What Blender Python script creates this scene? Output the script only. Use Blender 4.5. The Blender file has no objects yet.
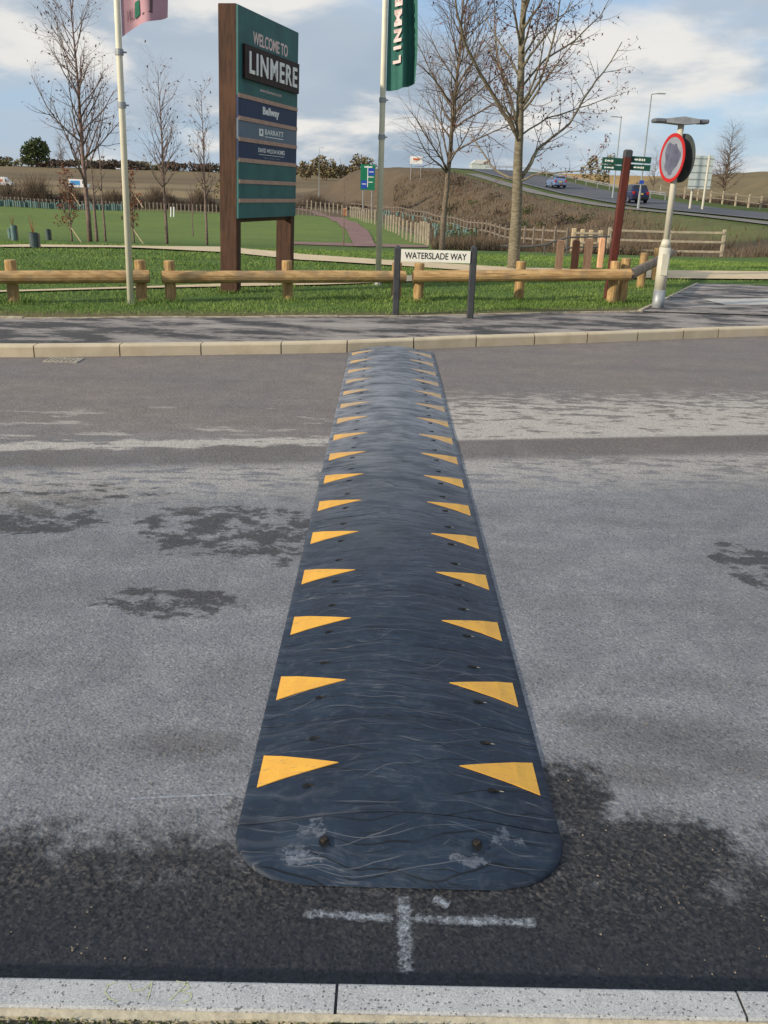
import bpy, math, random
import numpy as np
from mathutils import Vector, Matrix
random.seed(7); np.random.seed(7)
C = bpy.context.scene.collection
scene = bpy.context.scene
R = math.radians
# ------------------------------------------------------------------ camera model
F, H, PITCH, ROLL = 900.0, 1.70, math.atan(326/900.0), 0.03
cp, sp, cr, sr = math.cos(PITCH), math.sin(PITCH), math.cos(ROLL), math.sin(ROLL)
CAM = Vector((0, 0, H))
def ray(px, py):
    u, v = (px-384)/F, (512-py)/F
    ur, vr = u*cr - v*sr, u*sr + v*cr
    return Vector((ur, cp + vr*sp, -sp + vr*cp))
def pix(x, y, z):
    z -= H
    fwd = y*cp - z*sp
    if fwd < .01: return (-1e4, -1e4)
    ur, vr = x/fwd, (y*sp + z*cp)/fwd
    u, v = ur*cr + vr*sr, -ur*sr + vr*cr
    return (384+u*F, 512-v*F)
def Wp(px, py, d):
    r = ray(px, py); return CAM + r*(d/r.y)
def G(px, py, z=0.0):
    r = ray(px, py); return CAM + r*((z-H)/r.z)
# ------------------------------------------------------------------ terrain
def lerp_tab(t, tab):
    if t <= tab[0][0]: return tab[0][1]
    for (a, va), (b, vb) in zip(tab, tab[1:]):
        if t <= b: return va + (vb-va)*(t-a)/(b-a)
    return tab[-1][1]
def sstep(t): t = max(0., min(1., t)); return t*t*(3-2*t)
BASE = [(0,.12),(20,.12),(24,0),(30,-.35),(45,-1.1),(60,-1.6),(100,-1.8),(140,-1.85),(270,-1.3),(400,2.2),(520,6.3),(600,6.6),(800,2),(1500,-20)]
XR = [(0,26),(30,33),(55,34),(71,32),(88,26.6),(117,24.7),(150,20.8),(185,15.6),(240,6),(320,-14)]
ZR = [(0,-1.2),(30,-.8),(55,-.25),(71,.1),(88,.45),(100,.8),(117,1.35),(135,2.4),(150,3.4),(170,4.7),(185,5.2),(240,5.6),(320,4)]
FL = [(0,8),(100,8),(125,10),(150,14),(200,13)]
def hills(x, y):
    b = lerp_tab(y, BASE)
    if y > 30:
        xr, zr = lerp_tab(y, XR), lerp_tab(y, ZR)
        s = xr - x
        k = sstep((y-30)/25.) * (1-sstep((y-240)/60.))
        if s >= 0:
            fl = lerp_tab(y, FL); w = 11 + 3*sstep((y-100)/50.)
            t = 1 - sstep((s-fl)/w)
            b = b + (zr-b)*t*k
        else:
            base_r = zr if s > -8 else zr + (max(.4, b)-zr)*sstep((-s-8)/12.)
            hill = 6.0*sstep((x-47-max(0,(y-150)*.02))/26.)*sstep((y-84)/45.)
            if y > 220: hill *= 1.0
            b = b + (base_r + hill - b)*k if y < 240 else max(b, (b + (base_r-b)*k) + hill*(1-sstep((y-420)/150.)))
        # small natural unevenness
        b += .12*math.sin(x*.31+y*.17)*math.sin(y*.23-x*.11)*sstep((y-45)/20.)*sstep(abs(s)/10.-.6)
    return b
def T(px, py, up=0.0):
    r = ray(px, py); r = r/r.y
    d = 11.0; prev = d
    while d < 900:
        p = CAM + r*d
        if p.z < hills(p.x, p.y)+up:
            lo, hi = prev, d
            for _ in range(24):
                m = (lo+hi)/2; q = CAM + r*m
                if q.z < hills(q.x, q.y)+up: hi = m
                else: lo = m
            q = CAM + r*hi; q.z = hills(q.x, q.y); return q
        prev = d; d *= 1.012
    q = CAM + r*600; q.z = hills(q.x, q.y); return q
def ground_at(px, d, py=240):
    p = Wp(px, py, d)
    for _ in range(4):
        z = hills(p.x, d); py2 = pix(p.x, d, z)[1]; p = Wp(px, py2, d)
    p.z = hills(p.x, d); return p
# ------------------------------------------------------------------ materials
def new_mat(name):
    m = bpy.data.materials.new(name); m.use_nodes = True
    nt = m.node_tree; b = nt.nodes['Principled BSDF']
    return m, nt, b
class NX:
    """small helper for node maths"""
    def __init__(s, nt): s.nt = nt
    def n(s, t, **k):
        nd = s.nt.nodes.new(t)
        for a, v in k.items(): setattr(nd, a, v)
        return nd
    def link(s, a, b):
        if isinstance(a, (int, float)): b.default_value = a
        elif isinstance(a, tuple): b.default_value = a if len(a) == len(b.default_value) else (*a, 1)
        else: s.nt.links.new(a, b)
    def m(s, op, a, b=0.0, c=None, clamp=False):
        nd = s.n('ShaderNodeMath', operation=op, use_clamp=clamp)
        s.link(a, nd.inputs[0]); s.link(b, nd.inputs[1])
        if c is not None: s.link(c, nd.inputs[2])
        return nd.outputs[0]
    def coords(s):
        o = s.n('ShaderNodeTexCoord').outputs['Object']
        return o
    def sep(s, v):
        nd = s.n('ShaderNodeSeparateXYZ'); s.link(v, nd.inputs[0]); return nd.outputs
    def mapping(s, v, scale=(1,1,1), loc=(0,0,0), rot=(0,0,0)):
        nd = s.n('ShaderNodeMapping'); s.link(v, nd.inputs[0])
        nd.inputs['Scale'].default_value = scale; nd.inputs['Location'].default_value = loc; nd.inputs['Rotation'].default_value = rot
        return nd.outputs[0]
    def noise(s, v, scale, detail=4, rough=.55, dist=0.0):
        nd = s.n('ShaderNodeTexNoise'); s.link(v, nd.inputs['Vector'])
        nd.inputs['Scale'].default_value = scale; nd.inputs['Detail'].default_value = detail
        nd.inputs['Roughness'].default_value = rough; nd.inputs['Distortion'].default_value = dist
        return nd.outputs['Fac']
    def voro(s, v, scale, out='Distance', feature='F1', rnd=1.0):
        nd = s.n('ShaderNodeTexVoronoi', feature=feature); s.link(v, nd.inputs['Vector'])
        nd.inputs['Scale'].default_value = scale; nd.inputs['Randomness'].default_value = rnd
        return nd.outputs[out]
    def smooth(s, x, lo, hi):
        nd = s.n('ShaderNodeMapRange', interpolation_type='SMOOTHSTEP')
        s.link(x, nd.inputs[0]); s.link(lo, nd.inputs[1]); s.link(hi, nd.inputs[2])
        nd.inputs[3].default_value = 0; nd.inputs[4].default_value = 1
        return nd.outputs[0]
    def mix(s, f, a, b, blend='MIX'):
        nd = s.n('ShaderNodeMix', data_type='RGBA', blend_type=blend)
        s.link(f, nd.inputs[0]); s.link(a, nd.inputs[6]); s.link(b, nd.inputs[7])
        return nd.outputs[2]
    def bump(s, h, strength, dist, prev=None):
        nd = s.n('ShaderNodeBump'); nd.inputs['Strength'].default_value = strength; nd.inputs['Distance'].default_value = dist
        s.link(h, nd.inputs['Height'])
        if prev is not None: s.link(prev, nd.inputs['Normal'])
        return nd.outputs[0]
def mk(name, c1, c2=None, scale=8, rough=.7, bump=0.0, bdist=.01, detail=5, stretch=(1,1,1), metal=0.0, lo=.35, hi=.65, c3=None, s3=1.5, spec=.25):
    m, nt, b = new_mat(name); x = NX(nt)
    b.inputs['Roughness'].default_value = rough; b.inputs['Metallic'].default_value = metal
    b.inputs['Specular IOR Level'].default_value = spec
    v = x.mapping(x.coords(), stretch)
    n = x.noise(v, scale, detail, .6)
    c2 = c2 or tuple(k*.8 for k in c1)
    col = x.mix(x.smooth(n, lo, hi), (*c1, 1), (*c2, 1))
    if c3: col = x.mix(x.smooth(x.noise(x.coords(), s3, 3), .45, .7), col, (*c3, 1))
    x.link(col, b.inputs['Base Color'])
    if bump: x.link(x.bump(n, bump, bdist), b.inputs['Normal'])
    return m
M = {}
M['haunch'] = mk('haunch_concrete', (.50,.44,.32), (.38,.33,.24), 60, .9, .5, .004)
M['kerb_far'] = mk('kerb_cream', (.56,.47,.33), (.47,.39,.27), 5, .85, .2, .002, c3=(.50,.43,.32), s3=1.2)
M['edging'] = mk('edging_concrete', (.50,.44,.33), (.30,.24,.17), 9, .9)
M['soil'] = mk('kerbside_soil', (.06,.055,.03), (.035,.05,.015), 40, 1, 1, .01, c3=(.09,.08,.06), s3=12)
M['log'] = mk('rail_log', (.52,.34,.155), (.34,.20,.085), 6, .8, .3, .006, stretch=(.5,3,3), c3=(.27,.19,.11), s3=3.5)
M['log_post'] = mk('post_log', (.50,.33,.15), (.29,.175,.07), 7, .8, .4, .006, stretch=(4,4,.7), c3=(.24,.16,.085), s3=5)
M['log_grey'] = mk('weathered_log', (.27,.20,.14), (.17,.13,.09), 8, .85, .4, .006)
M['end_grain'] = mk('dark_end_grain', (.16,.08,.03), (.09,.05,.02), 20, .9)
M['brownpost'] = mk('stained_timber', (.075,.037,.022), (.040,.020,.013), 5, .75, .3, .004, stretch=(6,6,.6), c3=(.09,.043,.025), s3=1.3)
M['redpost'] = mk('red_brown_paint', (.11,.026,.018), (.07,.018,.013), 6, .6, stretch=(4,4,.6))
M['teal'] = mk('teal_panel', (.028,.108,.108), (.036,.132,.128), 3, .55, c3=(.026,.095,.10), s3=2)
M['navy'] = mk('navy_panel', (.018,.035,.085), (.022,.042,.10), 3, .55)
M['slate'] = mk('slate_panel', (.10,.14,.19), (.12,.16,.21), 3, .55)
M['strip'] = mk('pinkish_strip', (.42,.28,.22), (.36,.23,.18), 10, .7)
M['plate_dark'] = mk('dark_name_board', (.03,.012,.012), (.02,.01,.01), 6, .6)
M['white'] = mk('white_paint', (.78,.78,.76), (.70,.70,.68), 12, .5)
M['faded_white'] = mk('faded_road_line', (.34,.34,.33), (.22,.22,.22), 3, .8)
M['pinktext'] = mk('pink_lettering', (.74,.56,.54), (.68,.50,.48), 12, .6)
M['flag_green'] = mk('green_flag_cloth', (.045,.155,.125), (.035,.13,.105), 5, .85)
M['flag_pink'] = mk('pink_flag_cloth', (.47,.28,.315), (.42,.245,.28), 5, .85)
M['flagpole'] = mk('cream_flagpole', (.74,.70,.55), (.66,.63,.50), 3, .4)
M['post_cream'] = mk('cream_painted_post', (.58,.55,.44), (.50,.48,.40), 3, .45)
M['galv'] = mk('galvanised_steel', (.33,.35,.36), (.24,.25,.27), 9, .5, metal=.3)
M['lampgrey'] = mk('lamp_column_grey', (.30,.33,.34), (.25,.28,.29), 6, .5)
M['darkgrey'] = mk('dark_grey_post', (.055,.058,.065), (.04,.042,.048), 8, .5)
M['lanternend'] = mk('lantern_end_grey', (.13,.14,.16), (.10,.11,.13), 8, .5)
M['black'] = mk('black_plastic', (.012,.012,.013), (.02,.02,.022), 8, .5)
M['red'] = mk('red_ring', (.48,.02,.02), (.42,.02,.02), 8, .45)
M['smudge'] = mk('smudged_cover', (.12,.125,.185), (.08,.085,.13), 9, .6, c3=(.14,.15,.21), s3=6)
M['signface'] = mk('pale_sign_face', (.27,.29,.34), (.23,.25,.30), 6, .5)
M['signback'] = mk('dark_sign_back', (.07,.085,.085), (.05,.06,.06), 6, .5)
M['plate_white'] = mk('nameplate_white', (.76,.75,.66), (.70,.69,.60), 5, .45)
M['roadgreen'] = mk('road_sign_green', (.01,.17,.09), (.01,.15,.08), 5, .5)
M['fingergreen'] = mk('finger_sign_green', (.015,.08,.055), (.012,.065,.045), 5, .5)
M['roadblue'] = mk('road_sign_blue', (.02,.07,.38), (.02,.06,.33), 5, .5)
M['aluback'] = mk('sign_back_aluminium', (.48,.54,.52), (.42,.48,.47), 3, .5)
M['tubeguard'] = mk('tree_guard_teal', (.14,.22,.205), (.10,.16,.15), 6, .7)
M['guardgrey'] = mk('mesh_guard_grey', (.09,.12,.12), (.06,.08,.08), 20, .8)
M['stake'] = mk('pale_stake', (.55,.43,.27), (.42,.33,.21), 8, .85)
M['palepost'] = mk('weathered_post', (.46,.39,.28), (.32,.27,.20), 5, .9, c3=(.36,.31,.24), s3=2)
M['fardull'] = mk('dull_post', (.24,.20,.16), (.17,.14,.11), 5, .9)
M['orangewood'] = mk('orange_timber', (.78,.44,.26), (.62,.34,.19), 6, .8, stretch=(3,3,.6))
M['redwood'] = mk('red_brown_timber', (.26,.11,.06), (.18,.08,.05), 6, .8, stretch=(3,3,.6))
M['wire'] = mk('fence_wire', (.25,.24,.22), (.2,.2,.18), 5, .6)
M['handrail'] = mk('dark_handrail', (.10,.10,.10), (.07,.07,.07), 5, .5)
M['bark1'] = mk('grey_green_bark', (.23,.20,.14), (.13,.11,.075), 9, .9, .5, .01, stretch=(1,1,3))
M['bark2'] = mk('brown_bark', (.21,.165,.125), (.13,.10,.075), 9, .9, .4, .01)
M['bark3'] = mk('pinkish_bark', (.24,.17,.145), (.14,.10,.09), 9, .9, .4, .01)
M['twig'] = mk('brown_twig', (.17,.115,.09), (.11,.075,.06), 9, .9)
M['leaf_red'] = mk('russet_leaf', (.15,.058,.04), (.10,.04,.03), 5, .8)
M['leaf_rust'] = mk('rust_leaf', (.23,.075,.035), (.13,.045,.025), 5, .8)
M['hedge'] = mk('bare_hedge', (.13,.095,.07), (.085,.063,.048), .6, .95)
M['hedgegreen'] = mk('olive_hedge', (.20,.185,.10), (.14,.125,.065), .3, .95)
M['ivy'] = mk('ivy_leaf', (.10,.125,.05), (.06,.08,.03), .8, .9)
M['straw'] = mk('straw_bush', (.24,.19,.10), (.15,.12,.06), .5, .95)
M['bin'] = mk('orange_box', (.50,.19,.07), (.42,.16,.06), 5, .6)
M['glass'] = mk('car_glass', (.02,.025,.03), (.03,.035,.04), 5, .12)
M['tyre'] = mk('tyre_rubber', (.015,.015,.015), (.02,.02,.02), 9, .8)
M['rim'] = mk('wheel_rim', (.4,.4,.42), (.3,.3,.32), 9, .35, metal=.8)
M['paint_silver'] = mk('silver_blue_paint', (.16,.23,.38), (.15,.21,.35), 2, .3, metal=.3)
M['paint_black'] = mk('dark_paint', (.018,.025,.075), (.016,.022,.06), 2, .25)
M['paint_white'] = mk('white_van_paint', (.72,.73,.75), (.68,.69,.71), 2, .35)
M['paint_blue'] = mk('blue_van_panel', (.06,.28,.60), (.05,.25,.55), 2, .4)
M['decal'] = mk('orange_decal', (.55,.14,.05), (.50,.12,.04), 2, .5)
M['taillight'] = mk('tail_light', (.45,.02,.02), (.38,.02,.02), 4, .3)
M['plate_y'] = mk('yellow_plate', (.62,.48,.08), (.58,.45,.07), 4, .5)
M['bolt'] = mk('rusty_bolt', (.05,.04,.03), (.02,.018,.016), 60, .6, metal=.4)
M['hole'] = mk('bolt_recess', (.006,.006,.007), (.01,.01,.01), 40, .8)
def yellow_mat():
    m, nt, b = new_mat('yellow_reflector'); x = NX(nt); co = x.n('ShaderNodeNewGeometry').outputs['Position']; X, Y, Z = x.sep(co)
    n = x.noise(co, 9, 5, .65); n2 = x.noise(co, 60, 4, .7); n3 = x.noise(x.mapping(co, (1,3,1)), 26, 3, .6)
    col = x.mix(x.smooth(n, .35, .65), (.74,.385,.05,1), (.66,.335,.05,1))
    col = x.mix(x.m('MULTIPLY', x.smooth(n2, .56, .70), .45), col, (.45,.27,.09,1))
    col = x.mix(x.m('MULTIPLY', x.smooth(n3, .60, .68), .5), col, (.25,.18,.10,1))
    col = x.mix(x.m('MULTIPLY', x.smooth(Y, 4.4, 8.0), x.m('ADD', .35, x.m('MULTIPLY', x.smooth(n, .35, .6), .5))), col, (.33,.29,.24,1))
    x.link(col, b.inputs['Base Color']); b.inputs['Roughness'].default_value = .5; b.inputs['Specular IOR Level'].default_value = .3
    x.link(x.bump(n2, .3, .001), b.inputs['Normal']); return m
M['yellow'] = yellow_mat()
M['tan'] = mk('gravel_path', (.60,.47,.30), (.50,.39,.25), 4, .95, c3=(.54,.43,.28), s3=.8)
M['pink'] = mk('pink_tarmac_path', (.22,.125,.11), (.18,.105,.095), 3, .9, c3=(.24,.15,.13), s3=.4)
M['carriage'] = mk('dual_road_asphalt', (.085,.088,.10), (.065,.068,.078), .3, .8, c3=(.10,.10,.105), s3=.1)
M['cycle'] = mk('pale_cycleway', (.20,.18,.165), (.16,.145,.135), .5, .9)
M['roof'] = mk('pale_roof', (.55,.57,.56), (.50,.52,.51), .2, .6)
M['chalk'] = mk('yellow_chalk', (.46,.47,.24), (.40,.41,.34), 120, .95)
M['stone'] = mk('pebble', (.36,.33,.29), (.22,.20,.18), 30, .9)
M['moss'] = mk('moss', (.07,.10,.02), (.04,.06,.015), 80, 1)
M['grate'] = mk('dusty_grate', (.40,.36,.29), (.20,.18,.15), 30, .9)

# grass blades with clump-wise colour
def grass_mat(name, cols, scale=.8):
    m, nt, b = new_mat(name); x = NX(nt); co = x.coords()
    n1 = x.noise(co, scale, 4, .6); n2 = x.noise(co, 22, 2)
    col = x.mix(x.smooth(n1, .35, .65), (*cols[0],1), (*cols[1],1))
    col = x.mix(x.m('MULTIPLY', x.smooth(n2, .55, .75), .8), col, (*cols[2],1))
    x.link(col, b.inputs['Base Color']); b.inputs['Roughness'].default_value = .75
    b.inputs['Specular IOR Level'].default_value = .2
    return m
M['grass'] = grass_mat('grass_blades', [(.11,.19,.035),(.18,.26,.065),(.33,.32,.13)])
M['scrub'] = grass_mat('dry_scrub', [(.165,.12,.078),(.105,.077,.052),(.27,.21,.13)], .12)

# terrain: land-cover attribute x noise
def terrain_mat():
    m, nt, b = new_mat('terrain_cover'); x = NX(nt); co = x.coords()
    at = x.n('ShaderNodeAttribute', attribute_name='cover').outputs['Color']
    n = x.noise(co, .35, 6, .65); n2 = x.noise(co, 9, 5, .7); n3 = x.noise(x.mapping(co, (.03,.25,1)), 1.2, 5, .7)
    col = x.mix(x.m('MULTIPLY', x.smooth(n, .4, .7), .5), at, x.mix(1.0, at, (1.35,1.2,1.05,1), 'MULTIPLY'))
    col = x.mix(x.smooth(n2, .35, .65), x.mix(1.0, col, (.62,.66,.6,1), 'MULTIPLY'), col)
    col = x.mix(x.m('MULTIPLY', x.smooth(n3, .45, .7), .35), col, x.mix(1.0, col, (.6,.62,.66,1), 'MULTIPLY'))
    x.link(col, b.inputs['Base Color']); b.inputs['Roughness'].default_value = .95
    b.inputs['Specular IOR Level'].default_value = .15
    x.link(x.bump(n2, .8, .06), b.inputs['Normal'])
    return m
M['terrain'] = terrain_mat()

def ellipse(x, X, Y, cx, cy, rx, ry, n, k, soft=.18):
    dx = x.m('DIVIDE', x.m('SUBTRACT', X, cx), rx); dy = x.m('DIVIDE', x.m('SUBTRACT', Y, cy), ry)
    d = x.m('SQRT', x.m('ADD', x.m('MULTIPLY', dx, dx), x.m('MULTIPLY', dy, dy)))
    v = x.m('SUBTRACT', x.m('ADD', 1.0, x.m('MULTIPLY', x.m('SUBTRACT', n, .5), k)), d)
    return x.smooth(v, 0.0, soft)
def road_mat():
    m, nt, b = new_mat('dusty_asphalt'); x = NX(nt); co = x.coords()
    X, Y, _ = x.sep(co)
    nb = x.noise(co, .7, 5, .6); nm = x.noise(co, 4.5, 6, .68); nf = x.noise(co, 140, 3, .7); ns = x.noise(x.mapping(co, (.45,1.6,1)), 3.2, 6, .68)
    nbl = x.noise(x.mapping(co, (.85,1.15,1)), 7, 7, .72)
    vo = x.voro(co, 95); vo2 = x.voro(co, 52); vcol = x.voro(co, 120, 'Color')
    gray = x.sep(vcol)[0]
    # dusty base, bluish near, browner toward the far kerb
    far = x.smooth(x.m('ADD', Y, x.m('MULTIPLY', nb, 1.2)), 5.6, 7.2)
    col = x.mix(far, (.185,.186,.20,1), (.19,.162,.147,1))
    col = x.mix(x.m('MULTIPLY', x.smooth(nm, .38, .66), .5), col, x.mix(far, (.285,.285,.295,1), (.25,.218,.195,1)))
    col = x.mix(x.m('MULTIPLY', x.smooth(nb, .35, .62), .3), col, (.13,.128,.135,1))
    wheel = x.noise(x.mapping(co, (.06,2.2,1)), 1.2, 4, .6)
    col = x.mix(x.m('MULTIPLY', x.smooth(wheel, .45, .7), .3), col, (.12,.115,.118,1))
    # damp dark stains
    masks = []
    P = [(225,528,.44,.36),(170,602,.30,.15),(80,490,.5,.14),(35,520,.34,.22),(755,565,.20,.28),(15,500,.5,.2),(290,540,.18,.3)]
    for (px, py, rx, ry) in P:
        g = G(px, py); masks.append(ellipse(x, X, Y, g.x, g.y, rx, ry, nbl, 2.2))
    stain = masks[0]
    for k in masks[1:]: stain = x.m('MAXIMUM', stain, k)
    stain = x.m('MULTIPLY', stain, x.smooth(nbl, .44, .52))
    col = x.mix(x.m('MULTIPLY', stain, .85), col, (.052,.050,.053,1))
    # soft damp areas
    nmix = x.m('ADD', x.m('MULTIPLY', nm, .6), x.m('MULTIPLY', x.noise(co, 22, 5, .7), .4))
    soft = []
    for (px, py, rx, ry) in [(670,738,.42,.20),(600,722,.2,.12),(185,745,.28,.12),(640,775,.3,.1),(740,760,.3,.14)]:
        g = G(px, py); soft.append(ellipse(x, X, Y, g.x, g.y, rx, ry, nmix, 2.6, .7))
    sf = soft[0]
    for k in soft[1:]: sf = x.m('MAXIMUM', sf, k)
    col = x.mix(x.m('MULTIPLY', sf, .5), col, (.085,.078,.074,1))
    # dark fresh asphalt by the near kerb
    g1, g2 = G(60, 870), G(350, 880)
    wet = x.smooth(x.m('ADD', x.m('SUBTRACT', 2.03, Y), x.m('MULTIPLY', x.m('SUBTRACT', nmix, .5), 1.3)), -.16, .16)
    g3, g4 = G(640, 860), G(575, 800)
    w2 = ellipse(x, X, Y, g3.x, g3.y, .40, .26, nmix, 2.6, .45); w3 = ellipse(x, X, Y, g4.x, g4.y, .14, .26, nmix, 2.8, .5)
    wet = x.m('MAXIMUM', wet, x.m('MAXIMUM', w2, w3))
    kerbw = x.smooth(x.m('ADD', Y, x.m('MULTIPLY', nm, .25)), 2.05, 1.70)
    wetcol = x.mix(x.smooth(gray, .2, .95), (.011,.011,.013,1), (.042,.038,.037,1))
    wetcol = x.mix(x.m('MULTIPLY', kerbw, .8), wetcol, (.008,.011,.017,1))
    col = x.mix(x.m('MULTIPLY', wet, .93), col, wetcol)
    # pale salt streak and lace of dried silt
    st = G(150, 445).y; st2 = G(600, 437).y
    sl_ = (st2-st)/(G(600,437).x-G(150,445).x); line_y = x.m('ADD', st-sl_*G(150,445).x, x.m('MULTIPLY', X, sl_))
    dyl = x.m('SUBTRACT', Y, line_y)
    nlace = x.noise(x.mapping(co, (.75,1.9,1), (4,2,0)), 5.5, 7, .7)
    left = x.m('MULTIPLY', x.smooth(x.m('ABSOLUTE', x.m('ADD', dyl, x.m('MULTIPLY', x.m('SUBTRACT', nlace, .55), .55))), .13, .05), x.smooth(X, -2.75, -2.55))
    left = x.m('MULTIPLY', left, x.m('MULTIPLY', x.smooth(X, .1, -.3), x.smooth(nbl, .34, .46)))
    lace = x.m('MULTIPLY', x.smooth(dyl, -.05, .02), x.smooth(dyl, 1.9, .9))
    lace = x.m('MULTIPLY', lace, x.smooth(X, .3, .5))
    lace = x.m('MULTIPLY', lace, x.smooth(x.m('SUBTRACT', nlace, x.m('MULTIPLY', dyl, .085)), .36, .45))
    lacel = x.m('MULTIPLY', x.m('MULTIPLY', x.smooth(dyl, .15, .3), x.smooth(dyl, 1.9, .6)), x.smooth(x.m('SUBTRACT', ns, x.m('MULTIPLY', dyl, .04)), .53, .60))
    lacel = x.m('MULTIPLY', lacel, x.m('MULTIPLY', x.smooth(X, .2, -.2), .7))
    edge2 = x.m('MULTIPLY', x.smooth(dyl, -.42, -.62), x.smooth(dyl, -1.5, -.75))
    edge2 = x.m('MULTIPLY', edge2, x.smooth(nlace, .42, .52))
    band = x.m('MULTIPLY', x.smooth(dyl, .0, -.08), x.smooth(x.m('ADD', dyl, x.m('MULTIPLY', x.m('SUBTRACT', nlace, .5), 1.0)), -.56, -.44))
    col = x.mix(x.m('MULTIPLY', x.m('MULTIPLY', band, x.m('ADD', .45, x.m('MULTIPLY', x.smooth(nb, .35, .6), .55))), .62), col, (.125,.108,.100,1))
    col = x.mix(x.m('MULTIPLY', edge2, .8), col, (.36,.335,.31,1))
    al = x.m('MAXIMUM', x.m('MAXIMUM', left, lace), lacel)
    col = x.mix(x.m('MULTIPLY', al, .8), col, (.46,.42,.375,1))
    # damp sheen line by the far kerb at right
    # aggregate speckle
    col = x.mix(x.m('MULTIPLY', x.smooth(gray, .78, .98), .45), col, x.mix(1.0, col, (1.75,1.7,1.6,1), 'MULTIPLY'))
    col = x.mix(x.m('MULTIPLY', x.smooth(gray, .28, .05), .6), col, x.mix(1.0, col, (.5,.5,.5,1), 'MULTIPLY'))
    col = x.mix(x.m('MULTIPLY', x.smooth(nf, .48, .68), .55), col, x.mix(1.0, col, (.5,.5,.5,1), 'MULTIPLY'))
    nh = x.noise(co, 330, 2, .6); col = x.mix(x.m('MULTIPLY', x.smooth(nh, .58, .72), .5), col, x.mix(1.0, col, (1.7,1.68,1.6,1), 'MULTIPLY'))
    x.link(col, b.inputs['Base Color'])
    rg = x.m('SUBTRACT', .85, x.m('MULTIPLY', wet, .25)); x.link(rg, b.inputs['Roughness'])
    b.inputs['Specular IOR Level'].default_value = .2
    h1 = x.bump(vo, .6, .0035); rough_ = x.m('MULTIPLY', x.m('ADD', x.m('MULTIPLY', x.smooth(Y, 1.60, 1.95), .9), .18), x.smooth(x.noise(co, 2.3, 3), .30, .58)); vo3 = x.voro(x.mapping(co,(1,1,1),(3,1,0)), 34); amp = x.m('MULTIPLY', x.m('ADD', vo2, x.m('MULTIPLY', vo3, .6)), x.m('ADD', x.m('MULTIPLY', wet, rough_), .10))
    x.link(x.bump(amp, .8, .008, h1), b.inputs['Normal'])
    return m
M['road'] = road_mat()
def kerb_mat():
    m, nt, b = new_mat('speckled_kerb_concrete'); x = NX(nt); co = x.coords()
    v1 = x.sep(x.voro(co, 420, 'Color'))[0]; v2 = x.sep(x.voro(co, 230, 'Color'))[1]; n = x.noise(co, 7, 5, .65); n2 = x.noise(co, 45, 5, .7)
    col = x.mix(x.smooth(n, .35, .65), (.42,.42,.415,1), (.35,.35,.35,1))
    col = x.mix(x.m('MULTIPLY', x.smooth(v1, .55, 1.0), .55), col, (.60,.59,.57,1))
    col = x.mix(x.m('MULTIPLY', x.smooth(v1, .35, .0), .5), col, (.20,.20,.205,1))
    col = x.mix(x.m('MULTIPLY', x.smooth(v2, .93, .97), .8), col, (.08,.08,.085,1))
    col = x.mix(x.m('MULTIPLY', x.smooth(n2, .58, .72), .4), col, (.27,.255,.23,1))
    x.link(col, b.inputs['Base Color']); b.inputs['Roughness'].default_value = .9; b.inputs['Specular IOR Level'].default_value = .2
    x.link(x.bump(v1, .35, .0015, x.bump(n2, .5, .003)), b.inputs['Normal']); return m
M['kerb_near'] = kerb_mat()
def pavement_mat():
    m, nt, b = new_mat('patchy_pavement_asphalt'); x = NX(nt); co = x.coords()
    n = x.noise(x.mapping(co, (.5,1.2,1)), 2.4, 6, .7); n2 = x.noise(co, 40, 4, .7); n3 = x.noise(x.mapping(co, (.25,1,1)), 1.1, 3)
    col = x.mix(x.smooth(n, .44, .54), (.042,.038,.038,1), (.235,.205,.185,1))
    col = x.mix(x.m('MULTIPLY', x.smooth(n, .56, .62), .6), col, (.36,.32,.285,1))
    col = x.mix(x.m('MULTIPLY', x.smooth(n3, .55, .75), .5), col, (.15,.135,.13,1))
    col = x.mix(x.m('MULTIPLY', x.smooth(n2, .5, .7), .4), col, (.04,.038,.038,1))
    x.link(col, b.inputs['Base Color']); b.inputs['Roughness'].default_value = .85
    x.link(x.bump(n2, .6, .004), b.inputs['Normal'])
    return m
M['pavement'] = pavement_mat()
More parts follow.
